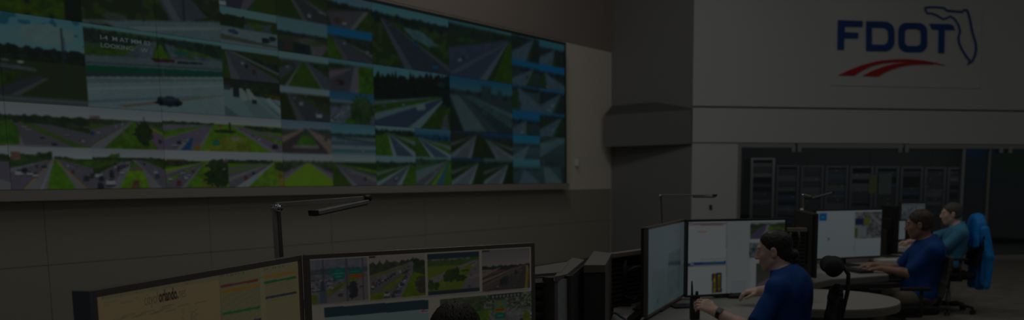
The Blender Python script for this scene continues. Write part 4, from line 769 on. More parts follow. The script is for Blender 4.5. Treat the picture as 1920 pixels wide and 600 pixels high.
q = sub(96, 76, 7); q.fill((44, 48, 46), (44, 48, 46)); q.trees(.36, .22, (22, 34, 14)); q.fill((38, 46, 12), (36, 44, 10), .3); q.put((q.v > .2) & (q.v < .32) & (q.n1 > .3), (24, 36, 14)); q.poly([(0, .62), (.9, .2), (1, .2), (0, .8)], (44, 44, 42), .2); q.poly([(.6, .98), (.95, .2), (1, .2), (1, 1)], (40, 40, 38), .08); q.poly([(.66, .6), (1, .56), (1, .64), (.5, .72)], (46, 46, 40)); q.poly([(.3, .6), (.8, .34), (.86, .36), (.62, .74), (.2, .86)], (36, 46, 12), .3); q.poly([(.84, .36), (.96, .24), (.98, .26), (.88, .38)], (54, 54, 40))
for x, y, r1, r2 in ((.44, .56, .12, .16), (.5, .5, .1, .1), (.36, .6, .07, .1), (.62, .64, .12, .08), (.06, .76, .06, .12), (.16, .78, .05, .1), (.56, .42, .04, .06), (.72, .46, .1, .02)): q.blob(x, y, r1, r2, (16, 25, 9), .5)
for x, y, k in ((.8, .88, .07), (.84, .6, .05), (.93, .46, .04)): q.car(x, y, k, (34, 36, 38))
q.rect(.88, .06, .96, .14, (44, 26, 20)); q.rect(.84, .12, 1, .18, (22, 34, 14)); q.rect(0, 0, 1, .13, (13, 20, 23)); q.rect(0, .91, 1, 1, (13, 19, 22)); q.soft()
blit(p, q.a, U((801, 476), (897, 471.5), (899, 546), (804, 553)))
q = sub(92, 74, 8); q.fill((42, 42, 41), (56, 54, 49), 0, .5); q.fill((34, 30, 25), (24, 22, 20), .46); q.trees(.5, .11, (12, 17, 13)); q.poly([(0, .62), (.8, .42), (.92, .42), (.6, 1), (0, 1)], (30, 28, 25), .08); q.poly([(0, .56), (.4, .42), (.3, .5), (0, .66)], (46, 42, 36)); q.poly([(0, .72), (.8, .43), (.82, .43), (0, .8)], (46, 42, 34)); q.poly([(0, .84), (.8, .44), (.84, .44), (0, .92)], (36, 32, 26)); q.poly([(.92, .5), (.97, .5), (.94, 1), (.88, 1)], (50, 44, 18)); q.poly([(.9, .42), (.96, .42), (.97, .56), (.93, .54)], (50, 46, 24)); q.poly([(.0, .47), (.2, .47), (.2, .5), (0, .52)], (50, 46, 42)); q.poly([(0, .66), (.78, .43), (.8, .43), (0, .7)], (22, 20, 18)); q.poly([(0, .79), (.8, .44), (.81, .44), (0, .83)], (20, 19, 17)); q.poly([(.06, 1), (.86, .44), (.92, .44), (.86, 1)], (25, 23, 21), .1); q.traffic(.86, .44, .2, 9, 5, .06, .3); q.lanes(.86, .44, .3, (50, 48, 42)); q.lanes(.87, .44, .62, (50, 48, 42)); q.lanes(.86, .44, .1, (50, 48, 42)); q.lanes(.87, .44, .5, (50, 48, 42)); q.blob(.46, .76, .08, .1, (14, 18, 18), .3); q.blob(.4, .8, .04, .08, (12, 16, 16), .2); q.car(.7, .58, .05, (14, 16, 18)); q.rect(0, 0, .15, .035, (18, 20, 18)); q.soft()
blit(p, q.a, U((903, 469), (993, 465), (994, 540), (905, 547)))
p.poly(U((577, 571.5), (993, 541), (993, 543), (577, 574)), (46, 44, 40))
p.poly(U((608, 577), (803, 562), (803.5, 579.5), (609, 595.5)), (11, 19, 22)); p.poly(U((609, 595.5), (803.5, 579.5), (806, 640), (612, 660)), (42, 50, 50)); p.poly(U((787, 581), (804, 579.6), (804, 585.5), (787, 587)), (58, 56, 54)); p.poly(U((789, 582.6), (796, 582), (795, 585), (788.5, 585.6)), (56, 20, 16)); p.poly(U((796, 582.2), (803, 581.6), (803, 583.8), (796, 584.4)), (34, 30, 38))
q = sub(176, 110, 9); q.fill((30, 38, 30), (30, 36, 28)); q.trees(.3, .3, (24, 32, 18), 0, 1); q.trees(.5, .34, (16, 26, 10), 0, .42, .2); q.put((q.n1 > .62) & (q.u > .45), (46, 48, 44)); q.poly([(.42, .5), (.7, .34), (1, .4), (1, 1), (.3, 1)], (40, 42, 40), .4); q.rect(.52, 0, .86, .08, (13, 15, 15)); q.poly([(.3, .3), (.52, .28), (.48, .6), (.3, .6)], (30, 44, 10), .4)
for i in range(8): q.rect(.54 + i * .04, .02, .56 + i * .04, .06, (44, 46, 44))
q.rect(.57, .12, .68, .25, (26, 46, 30)); q.blob(.625, .18, .03, .04, (44, 44, 10), 0); q.rect(.57, .27, .68, .35, (50, 46, 6)); q.rect(.58, .29, .67, .32, (50, 14, 10)); q.rect(.57, .37, .68, .48, (4, 42, 32)); q.rect(.59, .41, .66, .44, (34, 54, 48)); q.rect(.57, .5, .68, .59, (52, 48, 6)); q.rect(.6, .53, .66, .56, (50, 16, 8)); q.rect(.68, .1, .7, 1, (38, 38, 36)); q.blob(.86, .6, .03, .03, (10, 28, 52), 0); q.blob(.92, .56, .06, .2, (34, 42, 8), .4)
for i in range(30):
    r_ = random.Random(i + 7); q.car(r_.uniform(.45, 1), r_.uniform(.45, .98), .04, r_.choice((WHT, (20, 22, 24), (44, 45, 45), (30, 26, 30))))
q.soft(); blit(p, q.a, U((825, 560), (999.5, 547.5), (1001, 640), (827, 660)))
FR_.show(p.a)

# the second console, woman's station
WM_L = Mon('monitor', 'angled monitor with pale bluish screen, beside the handheld radio', onz(1215.5, 426, 1.3), onz(1285.5, 411, 1.3), .545, top=M['bezel_top'])
p = sub(96, 64, 11); p.fill((45, 53, 56), (40, 49, 51)); U = WM_L.uvs
p.poly(U((1222, 510), (1283, 496), (1283, 553), (1227, 598)), (38, 47, 49), .1); p.poly(U((1253, 490), (1276, 489), (1276, 496), (1253, 497)), (12, 26, 34)); p.poly(U((1254, 497), (1282, 495.5), (1282, 497), (1254, 498.5)), (44, 34, 32)); p.poly(U((1254, 474), (1276, 466), (1276, 489), (1254, 492)), (36, 44, 46)); p.poly(U((1246, 465), (1266, 459), (1266, 460), (1246, 466)), (30, 38, 40)); p.poly(U((1258, 434), (1271, 431.5), (1271, 433), (1258, 435.5)), (54, 40, 36)); p.poly(U((1250, 512), (1275, 500), (1274, 540), (1254, 556)), (34, 43, 43), .2); p.poly(U((1230, 566), (1234, 558), (1235, 564), (1232, 570)), (24, 38, 40)); p.soft(); WM_L.show(p.a)
WM_R = Mon('monitor', 'wide monitor with white windows and road pictures before the woman', onz(1287.5, 412, 1.3), onz(1476.5, 408.5, 1.3), .545)
p = sub(180, 110, 12); p.fill((68, 71, 71), (67, 70, 70)); U = WM_R.uvs
p.poly(U((1362, 413), (1407, 412), (1407, 548), (1362, 552)), (62, 65, 65)); p.poly(U((1288, 418), (1362, 417.5), (1362, 420), (1288, 420.5)), (44, 46, 56)); p.poly(U((1292, 421), (1360, 420.5), (1360, 422.3), (1292, 422.8)), (62, 40, 36)); p.poly(U((1307, 433), (1325, 432.6), (1325, 435), (1307, 435.4)), (68, 52, 48)); p.poly(U((1361.5, 414), (1363, 414), (1363, 552), (1361.5, 552)), (50, 53, 54))
p.poly(U((1288, 486), (1362, 484), (1362, 485), (1288, 487)), (52, 56, 58)); p.poly(U((1290, 493.5), (1360.5, 489.5), (1360.5, 495), (1290, 498.5)), (4, 22, 50)); p.poly(U((1318, 492), (1358, 489.7), (1358, 494), (1318, 496)), (4, 36, 56)); p.poly(U((1335, 490.5), (1342, 490), (1342, 492), (1335, 492.5)), (44, 52, 20)); p.poly(U((1295, 494), (1301, 493.6), (1301, 497), (1295, 497.4)), (60, 62, 64)); p.poly(U((1290, 499.3), (1361, 495.8), (1361, 497), (1290, 500.5)), (62, 38, 36))
p.poly(U((1335, 513), (1353, 511.5), (1353, 548), (1335, 549.5)), (14, 15, 20)); p.poly(U((1337.5, 514), (1342, 513.6), (1342, 547), (1337.5, 547.4)), (52, 46, 8), 1.2); p.poly(U((1346, 515), (1350.5, 514.6), (1350.5, 546), (1346, 546.4)), (50, 44, 8), 1.2); p.rect(*WM_R.uv(1338, 514.5), *WM_R.uv(1343, 518), (50, 20, 14))
p.poly(U((1372, 527), (1400, 525), (1400, 545), (1372, 547)), (58, 62, 64)); p.poly(U((1406.5, 414), (1475, 412), (1475, 550), (1406.5, 552)), (66, 69, 70))
q = sub(60, 40, 13); q.fill((58, 64, 66)); q.trees(.3, .2, (18, 26, 16)); q.poly([(0, .3), (.5, .2), (1, .2), (1, .6), (.4, .6), (0, .9)], (24, 30, 16), .4); q.poly([(0, .75), (.42, .15), (.5, .15), (.3, 1), (0, 1)], (34, 33, 44), .1); q.poly([(.46, .15), (.54, .15), (.42, 1), (.3, 1)], (52, 56, 58)); q.blob(.56, .5, .08, .24, (32, 52, 6)); q.poly([(.6, .3), (1, .34), (1, .56), (.7, .42)], (30, 44, 8), .4); q.poly([(.56, .56), (.9, .5), (1, .7), (1, 1), (.5, 1)], (48, 46, 44)); q.soft(); blit(p, q.a, U((1407, 417), (1474.5, 415.5), (1474.5, 446), (1407, 448)))
q = sub(40, 40, 14); q.fill((36, 42, 42), (30, 36, 34)); q.put(q.n1 > .55, (50, 56, 56)); q.put(q.n2 < .35, (16, 24, 22)); blit(p, q.a, U((1405, 456), (1440, 455), (1440, 482), (1405, 484)))
q = sub(40, 40, 15); q.fill((20, 28, 18), (36, 32, 34)); q.poly([(0, .9), (.9, .4), (1, .5), (.3, 1)], (46, 42, 48)); blit(p, q.a, U((1418, 494), (1470, 492), (1470, 536), (1418, 540))); p.soft(); WM_R.show(p.a)

# third console, man's station
MM_B = Mon('monitor', 'dark monitor back edge-on, left of the white map monitor', (1.775, 6.86, 1.30), (1.83, 7.7, 1.30), .52, top=M['dark'])
p = sub(32, 20, 16); p.fill((50, 54, 55)); MM_B.show(p.a)
MM_R = Mon('monitor', 'white monitor with blue square and map picture, facing the man in a blue polo', onz(1529, 393, 1.29), onz(1657, 390.5, 1.29), .475)
p = sub(110, 84, 17); p.fill((64, 69, 71), (61, 66, 68)); U = MM_R.uvs
p.poly(U((1536, 400.5), (1550, 400), (1550, 414), (1536, 414.5)), (2, 36, 68)); p.poly(U((1540, 405), (1546, 405), (1546, 409), (1540, 409)), (26, 54, 70)); p.poly(U((1602, 397), (1603, 397), (1603, 484), (1602, 484)), (54, 58, 60)); p.poly(U((1552, 446), (1555, 446), (1555, 450), (1552, 450)), (30, 38, 42))
q = sub(50, 48, 18); q.fill((44, 48, 48), (46, 50, 50)); q.put(q.n1 > .55, (30, 34, 34)); q.put(q.n2 > .62, (54, 58, 58)); q.rect(0, .25, .3, .47, (8, 14, 34)); q.poly([(.36, .45), (.42, 0), (.5, .4)], (46, 50, 8)); q.rect(.3, .3, .55, .47, (42, 48, 10), .3); q.rect(.14, .55, .42, .95, (56, 60, 60)); q.rect(0, .6, .1, .95, (30, 36, 10), .5); q.poly([(.5, 0), (1, .5), (1, .6), (.6, .2)], (56, 60, 62)); blit(p, q.a, U((1604, 398), (1654, 397), (1654, 445), (1604, 447))); p.soft(); MM_R.show(p.a)
MT_B = Mon('monitor', 'dark monitor back standing behind the small white screen', ony(1688, 384, 9.15), ony(1657, 386, 9.35), .52, top=M['dark'])
p = sub(16, 10, 19); p.fill((40, 44, 46)); MT_B.show(p.a)
MT_T = Mon('monitor', 'far monitor with grey text rows behind the head of the man in a blue polo', ony(1689, 379.5, 10.9), ony(1738, 379, 11.0), .34)
p = sub(50, 34, 20); p.fill((44, 50, 53)); p.put((p.n1 > .58), (30, 35, 38)); p.rect(0, 0, 1, .12, (40, 46, 48)); p.rect(.2, .3, .42, .8, (36, 42, 46)); p.soft(); MT_T.show(p.a)
MT_S = Mon('monitor', 'small white monitor at the far desk, left of the seated man', ony(1665.5, 412.5, 9.4), ony(1701, 411.5, 9.5), .235)
p = sub(40, 26, 21); p.fill((60, 66, 69)); p.rect(0, 0, .06, 1, (6, 34, 60)); p.soft(); MT_S.show(p.a)

# ---------------------------------------------------------------- consoles
def console(label, poly, legs, zt=.74, th=.035):
    c = Vector((sum(x for x, y in poly) / len(poly), sum(y for x, y in poly) / len(poly), 0))
    t = thing('console_desk', label, 'desk', c)
    L = [(x - c.x, y - c.y) for x, y in poly]
    prism('worktop', L, zt - .012, zt, M['laminate'], t)
    cx_, cy_ = 0, 0
    prism('edge_band', [(x * 1.006, y * 1.006) for x, y in L], zt - th - .02, zt - .010, M['edge'], t)
    for x, y, sx_, sy_, rz in legs:
        box('pedestal', (x - c.x, y - c.y, (zt - th - .02) / 2), (sx_, sy_, zt - th - .02), M['dark'], t, rz)
    return t
def arc(cx_, cy_, r, a0, a1, n=12): return [(cx_ + r * math.cos(math.radians(a0 + (a1 - a0) * i / n)), cy_ + r * math.sin(math.radians(a0 + (a1 - a0) * i / n))) for i in range(n + 1)]
console('pale foreground desk under the two large monitors', [(-1.45, 1.75), (-1.32, 3.3), (-.9, 3.75), (-.28, 4.0), (-.12, 3.6), (-.6, 2.95), (-.8, 2.5), (-.85, 1.75)], [(-1.15, 2.2, .3, .4, 0), (-.45, 3.6, .4, .2, .6)])
console('pale desk with rounded end where the woman works', [(.19, 4.72), (.46, 6.12), (.9, 6.42)] + arc(1.60, 5.98, .515, 105, -100, 20) + [(1.38, 5.5), (1.14, 5.34), (.96, 5.2), (.85, 5.0), (.78, 4.66)], [(.42, 5.0, .25, .4, 0), (1.0, 6.1, .6, .15, .3), (1.66, 6.0, .12, .12, 0)])
console('narrow pale worktop with a blue cable below the slatted rail', [(.055, 4.75), (.125, 4.75), (.19, 5.2), (.36, 5.94), (.11, 5.6), (.1, 5.3)], [(.19, 5.55, .06, .1, .2)])
console('pale desk with dark front edge where the man types', [(1.70, 6.8), (1.68, 8.2), (2.9, 8.6), (3.2, 8.35), (2.72, 7.92), (2.6, 7.7), (2.55, 7.42), (2.25, 7.26), (1.95, 7.1)], [(1.85, 7.6, .2, .6, 0), (2.3, 7.95, .5, .1, .2)])
console('far pale desk with papers behind the man in the blue polo', [(3.0, 8.85), (2.95, 10.0), (3.9, 11.2), (4.3, 11.3), (4.25, 10.8), (3.9, 10.4), (3.62, 9.9), (3.55, 9.2)], [(3.2, 9.4, .2, .6, 0), (4.2, 11.0, .6, .1, .3)])
# dark keyboard tray in front of the man
kt = thing('keyboard_tray', 'black keyboard tray along the front edge of the typing desk', 'tray', (2.33, 7.26, .668))
prism('tray', [(-.34, -.12), (.28, .03), (.26, .12), (-.36, .0)], -.02, .015, M['black'], kt)
box('support', (-.03, .02, -.34), (.06, .05, .65), M['black'], kt)
def keyboard(label, loc, rz):
    t = thing('keyboard', label, 'keyboard', loc, rz)
    bm = bmesh.new(); add_box(bm, (0, 0, .009), (.43, .14, .018), bev=.004); from_bm('body', bm, M['black'], t)
    bm = bmesh.new()
    for r in range(5):
        for c in range(14): add_box(bm, (-.195 + c * .03, -.05 + r * .025, .021), (.025, .02, .007))
    o = from_bm('keys', bm, M['dark'], t); o['kind'] = 'stuff'
    return t
keyboard('dark keyboard under the hands of the man in the blue polo', (2.33, 7.74, .74), math.radians(-72))
tag(box('tablet', (onz(1272, 578, .74) + onz(1300, 574, .74)) / 2 + Vector((.02, .03, .006)), (.24, .15, .012), M['black'], rz=.25, bev=.004), 'black tablet lying flat on the desk beside the radio', 'tablet')
# end cabinets between the stations
def foot(*pp): return [onz(x, y, 1.12) for x, y in pp]
A = foot((1039, 519), (1063, 514), (1096, 487), (1074, 483), (1056, 496))
ca = sum(A, Vector()) / len(A); ca.z = 0
ta = thing('end_cabinet', 'console end cabinet with grey frosted front panel beside the foreground monitor', 'cabinet', ca)
LA = [(q.x - ca.x, q.y - ca.y) for q in A]
prism('body', [(x * .97, y * .97) for x, y in LA], 0, 1.095, M['taupe'], ta)
prism('top', LA, 1.095, 1.12, M['taupe'], ta)
fa_, fb_ = Vector((*LA[0], 0)), Vector((*LA[1], 0)); fd_ = (fb_ - fa_).normalized(); fn_ = Vector((fd_.y, -fd_.x, 0))
def onface(name, t0, t1, z0, z1, out, m, par, a=fa_, d=fd_, n=fn_, ln=(fb_ - fa_).length):
    a0, a1 = a + d * (t0 * ln), a + d * (t1 * ln); poly = [a0 - n * .002, a1 - n * .002, a1 + n * out, a0 + n * out]
    return prism(name, [(q.x, q.y) for q in poly], z0, z1, m, par)
ex = Vector((1, 0, 0))
W0, W1 = onz(1031.5, 519, 1.12) - ca, onz(1071.5, 515, 1.12) - ca
W0.z = W1.z = 0; dW = (W1 - W0).normalized(); nW = Vector((dW.y, -dW.x, 0)); lW = (W1 - W0).length
prism('front_post', [(q.x, q.y) for q in (W0 - nW * .06, W0 + dW * .022 - nW * .06, W0 + dW * .022, W0)], 0, 1.115, M['dark'], ta)
prism('front_post', [(q.x, q.y) for q in (W1 - dW * .022 - nW * .06, W1 - nW * .06, W1, W1 - dW * .022)], 0, 1.115, M['dark'], ta)
prism('front_panel', [(q.x, q.y) for q in (W0 + dW * .02 - nW * .05, W1 - dW * .02 - nW * .05, W1 - dW * .02 - nW * .008, W0 + dW * .02 - nW * .008)], .05, 1.10, M['frost'], ta)
sA, sB = Vector((*LA[1], 0)), Vector((*LA[2], 0)); sd = (sB - sA).normalized(); sn = Vector((sd.y, -sd.x, 0))
prism('side_panel', [(q.x, q.y) for q in (sA, sB, sB + sn * .01, sA + sn * .01)], .02, 1.10, mat('panel_sheen', (.075, .075, .072), .35), ta)
# louvred flank left of it
V0, V1 = onz(1000, 519, 1.115), onz(1030.5, 518, 1.115)
cv = (V0 + V1) / 2; cv.z = 0; tv = thing('louvred_cabinet', 'black louvred cabinet flank behind the right edge of the foreground monitor', 'cabinet', cv)
dv = (V1 - V0).normalized(); dv.z = 0; nv = Vector((dv.y, -dv.x, 0)); lv = (V1 - V0).length
rzv = math.atan2(dv.y, dv.x)
cb_ = -nv * .16
box('body', (cb_.x, cb_.y, .555), (lv, .28, 1.11), M['dark'], tv, rzv)
T4 = [onz(1003, 500.5, 1.12), onz(1068, 490.5, 1.12), onz(1052, 511, 1.12), onz(1003, 515, 1.12)]
prism('top', [(q.x - cv.x, q.y - cv.y) for q in T4], 1.108, 1.122, M['taupe'], tv)
for i in range(15):
    z = 1.085 - i * .0525
    bm = bmesh.new(); R = Matrix.Rotation(rzv, 3, 'Z') @ Matrix.Rotation(math.radians(32), 3, 'X')
    pc = nv * .004
    add_box(bm, (pc.x, pc.y, z), (lv - .008, .034, .03), R=R); from_bm('slat', bm, M['bezel'], tv)
# second end cabinet with a ribbed side
B = [onz(1094.5, 497, 1.125), onz(1135, 497, 1.125), onz(1147, 475, 1.125), onz(1114, 470.5, 1.125)]
cb2 = sum(B, Vector()) / 4; cb2.z = 0
tb = thing('end_cabinet', 'taller dark cabinet with ribbed side left of the slatted rail', 'cabinet', cb2)
LB = [(q.x - cb2.x, q.y - cb2.y) for q in B]
prism('body', [(x * .96, y * .98) for x, y in LB], 0, 1.09, M['dark'], tb); prism('top', LB, 1.085, 1.125, M['taupe'], tb)
e0, e1 = Vector((*LB[1], 0)), Vector((*LB[2], 0)); ed = (e1 - e0).normalized(); en = Vector((ed.y, -ed.x, 0))
rzb = math.atan2(ed.y, ed.x); mid = (e0 + e1) / 2 - en * .008
for i in range(26):
    bm = bmesh.new(); add_box(bm, (mid.x, mid.y, 1.068 - i * .025), ((e1 - e0).length * .96, .016, .016), rzb); from_bm('rib', bm, M['taupe'], tb)
# slatted rail with its equipment
def slat_rail(label, S0, S1, zt, n):
    cs = (S0 + S1) / 2; cs.z = 0; ds = (S1 - S0); ds.z = 0; ls = ds.length; rzs = math.atan2(ds.y, ds.x)
    ts = thing('slat_rail', label, 'console rail', cs, rzs)
    box('top_rail', (0, 0, zt - .01), (ls, .06, .026), mat('rail_bronze', (.30, .25, .20), .45), ts)
    box('back_panel', (0, .04, (zt - .03) / 2), (ls, .02, zt - .03), M['black'], ts)
    for i in range(n): box('slat', (0, .012, zt - .042 - i * .03), (ls, .022, .017), M['bezel'], ts)
slat_rail('slatted equipment rail with a bronze top edge behind the angled monitor', onz(1146, 476, 1.1), onz(1222, 465.5, 1.1), 1.1, 11)
slat_rail('dark slatted rail with cables behind the head of the woman', ony(1474, 428, 6.75), ony(1512, 427, 6.75), ony(1490, 428, 6.75).z, 13)
ma = thing('clamp_stand', 'black pole with clamp arms in front of the slatted rail', 'stand', onz(1170, 573, .74))
tube('pole', [(0, 0, 0), (0, 0, .34)], .02, M['black'], ma); box('base', (0, 0, .01), (.09, .09, .02), M['black'], ma, bev=.004)
tube('arm', [(0, 0, .22), (.07, .05, .25), (.15, .13, .25)], .014, M['dark'], ma); tube('arm', [(0, 0, .30), (.05, .08, .31), (.13, .2, .30)], .012, M['dark'], ma)
box('bracket', (.155, .135, .25), (.02, .1, .12), M['dark'], ma, .3)
def cable(label, pts, r, m): tag(tube('cable', pts, r, m, n=8), label, 'cable')
cable('blue cable curling on the narrow worktop', [onz(1139, 588, .745), onz(1148, 586, .745), onz(1157, 588, .745), onz(1163, 593, .747), onz(1172, 598, .745), onz(1180, 606, .745)], .0055, M['cable'])
cable('dark cable looping down in front of the slatted rail', [onz(1174, 556, .86), onz(1186, 563, .83), onz(1196, 556, .80), onz(1203, 530, .90), onz(1206, 512, .98)], .006, M['black'])

cable('black cable hanging on the dark rail behind the woman', [ony(1483, 436, 6.69), ony(1481, 452, 6.68), ony(1489, 470, 6.67), ony(1486, 492, 6.68), ony(1493, 512, 6.69)], .009, M['black'])
cable('thick dark cable beside the edge-on monitor back', [ony(1497, 432, 6.69), ony(1500, 450, 6.67), ony(1493, 474, 6.66), ony(1502, 498, 6.68), ony(1500, 516, 6.69)], .010, M['dark'])
# ---------------------------------------------------------------- desk lamps
def desk_lamp(label, base, joint, tip, head_end, r, hw, hh=.012, head_m=None):
    base, joint, tip, head_end = (Vector(q) for q in (base, joint, tip, head_end))
    t = thing('desk_lamp', label, 'desk lamp', base)
    L = lambda q: q - base
    bm = bmesh.new(); add_lathe(bm, [(.085, 0), (.085, .012), (.03, .018)], (0, 0, 0), 20); from_bm('base', bm, M['alu'], t)
    d = (L(joint)); rz = math.atan2(tip.y - joint.y, tip.x - joint.x); e = Vector((math.cos(rz), math.sin(rz), 0))
    for nm, s_, m_ in (('post', -1, M['alu']), ('post_rail', 1, M['bezel_top'])):
        bm = bmesh.new(); a0, a1 = e * (s_ * r * .72), d + e * (s_ * r * .72)
        w_ = r * .62; f_ = Vector((-e.y, e.x, 0)) * w_; g_ = e * w_
        v0 = [bm.verts.new(a0 + Vector((0, 0, .014)) + q) for q in (g_ + f_, f_ - g_, -f_ - g_, g_ - f_)]; v1 = [bm.verts.new(a1 + q) for q in (g_ + f_, f_ - g_, -f_ - g_, g_ - f_)]
        bm.faces.new(v0[::-1]); bm.faces.new(v1)
        for i in range(4): bm.faces.new((v0[i], v0[(i + 1) % 4], v1[(i + 1) % 4], v1[i]))
        from_bm(nm, bm, m_, t)
    side = Vector((-math.sin(rz), math.cos(rz), 0))
    tube('pivot', [L(joint) - side * r * 2.6 + Vector((0, 0, .004)), L(joint) + side * r * 2.0], r * 1.25, M['chrome'], t, 14)
    up = Vector((0, 0, r * 1.2))
    ad = (tip - joint).normalized(); sd2 = ad.cross(Vector((0, 0, 1))).normalized(); R2 = Matrix((ad, sd2, sd2.cross(ad))).transposed()
    bm = bmesh.new(); add_box(bm, L((joint + tip) / 2) + up, ((tip - joint).length, r * 1.2, r * 1.75), R=R2, bev=.002); from_bm('arm', bm, M['alu'], t)
    tube('tip_joint', [L(tip) + up - (tip - joint).normalized() * .012, L(tip) + up + (tip - joint).normalized() * .02], r * 1.25, M['black'], t, 12)
    hd = (head_end - tip).normalized(); sd_ = hd.cross(Vector((0, 0, 1))).normalized(); nz = sd_.cross(hd)
    R = Matrix((hd, sd_, nz)).transposed(); mid_ = L((tip + head_end) / 2)
    bm = bmesh.new(); add_box(bm, mid_, ((head_end - tip).length, hw, hh), R=R, bev=.003); h = from_bm('head', bm, head_m or M['alu'], t)
    bm = bmesh.new(); add_box(bm, L(head_end), (.014, hw * 1.02, hh * 1.3), R=R); from_bm('end_cap', bm, M['black'], h)
    bm = bmesh.new(); add_box(bm, mid_ - nz * hh * .62, ((head_end - tip).length * .92, hw * .8, .003), R=R); from_bm('underside', bm, M['black'], h)
    return t
jb = ony(517.5, 391, 3.42)
desk_lamp('large grey folding desk lamp rising behind the two foreground monitors', (jb.x + .012, jb.y, .74), jb, ony(686, 378, 3.72), ony(588, 399.5, 3.5), .0115, .05, .017)
jb = ony(1238.5, 368, 6.35)
desk_lamp('slim desk lamp above the angled monitor, head over the pale wall', (jb.x + .03, jb.y - .05, .74), jb, ony(1339, 368.5, 6.2), ony(1304, 368, 6.3), .007, .05, .014, M['silver'])
jb = ony(1491, 362, 8.25)
desk_lamp('distant desk lamp with its bar raised in front of the server racks', (ony(1508, 440, 8.1).x, 8.1, .74), ony(1507, 366, 8.1), ony(1524, 371, 8.0), ony(1563, 360.5, 7.9), .007, .045, .012, M['silver'])
_l = [o for o in SC.collection.objects if o.name.startswith('desk_lamp')][-1]
_t = ony(1503.5, 391, 8.1) - _l.location; tube('post_sleeve', [(_t.x, 0, _t.z - .12), (_t.x, 0, _t.z)], .016, M['white'], _l, 12)
# papers on the far desk
for i, (px, py, rz, lb) in enumerate(((1680, 463, .3, 'pale paper sheet below the small white monitor'), (1669, 491, .1, 'white folded note on the typing desk beside the man'))):
    q_ = onz(px, py, .742); tag(box('paper', (q_.x, q_.y, .7415 + .012 * i), (.26, .2, .003 if i == 0 else .025), M['paper'] if i == 0 else M['white'], rz=rz), lb, 'paper')
# handheld radio
rp = onz(1303, 600, .74); rd = thing('handheld_radio', 'black handheld radio with antenna standing on the woman’s desk'.replace('’', "'"), 'radio', (rp.x, rp.y + .02, .74), .2)
bm = bmesh.new(); add_box(bm, (0, 0, .075), (.058, .038, .15), bev=.007); from_bm('body', bm, M['black'], rd)
tube('antenna', [(-.018, 0, .14), (-.019, 0, .2), (-.02, 0, .235)], [.007, .006, .004], M['black'], rd)
tube('knob', [(.012, 0, .15), (.012, 0, .172)], .009, M['dark'], rd); box('display', (0, -.0195, .11), (.04, .002, .03), mat('radio_lcd', (.10, .12, .10), .3), rd)
box('grille', (0, -.0195, .06), (.044, .002, .045), M['dark'], rd)

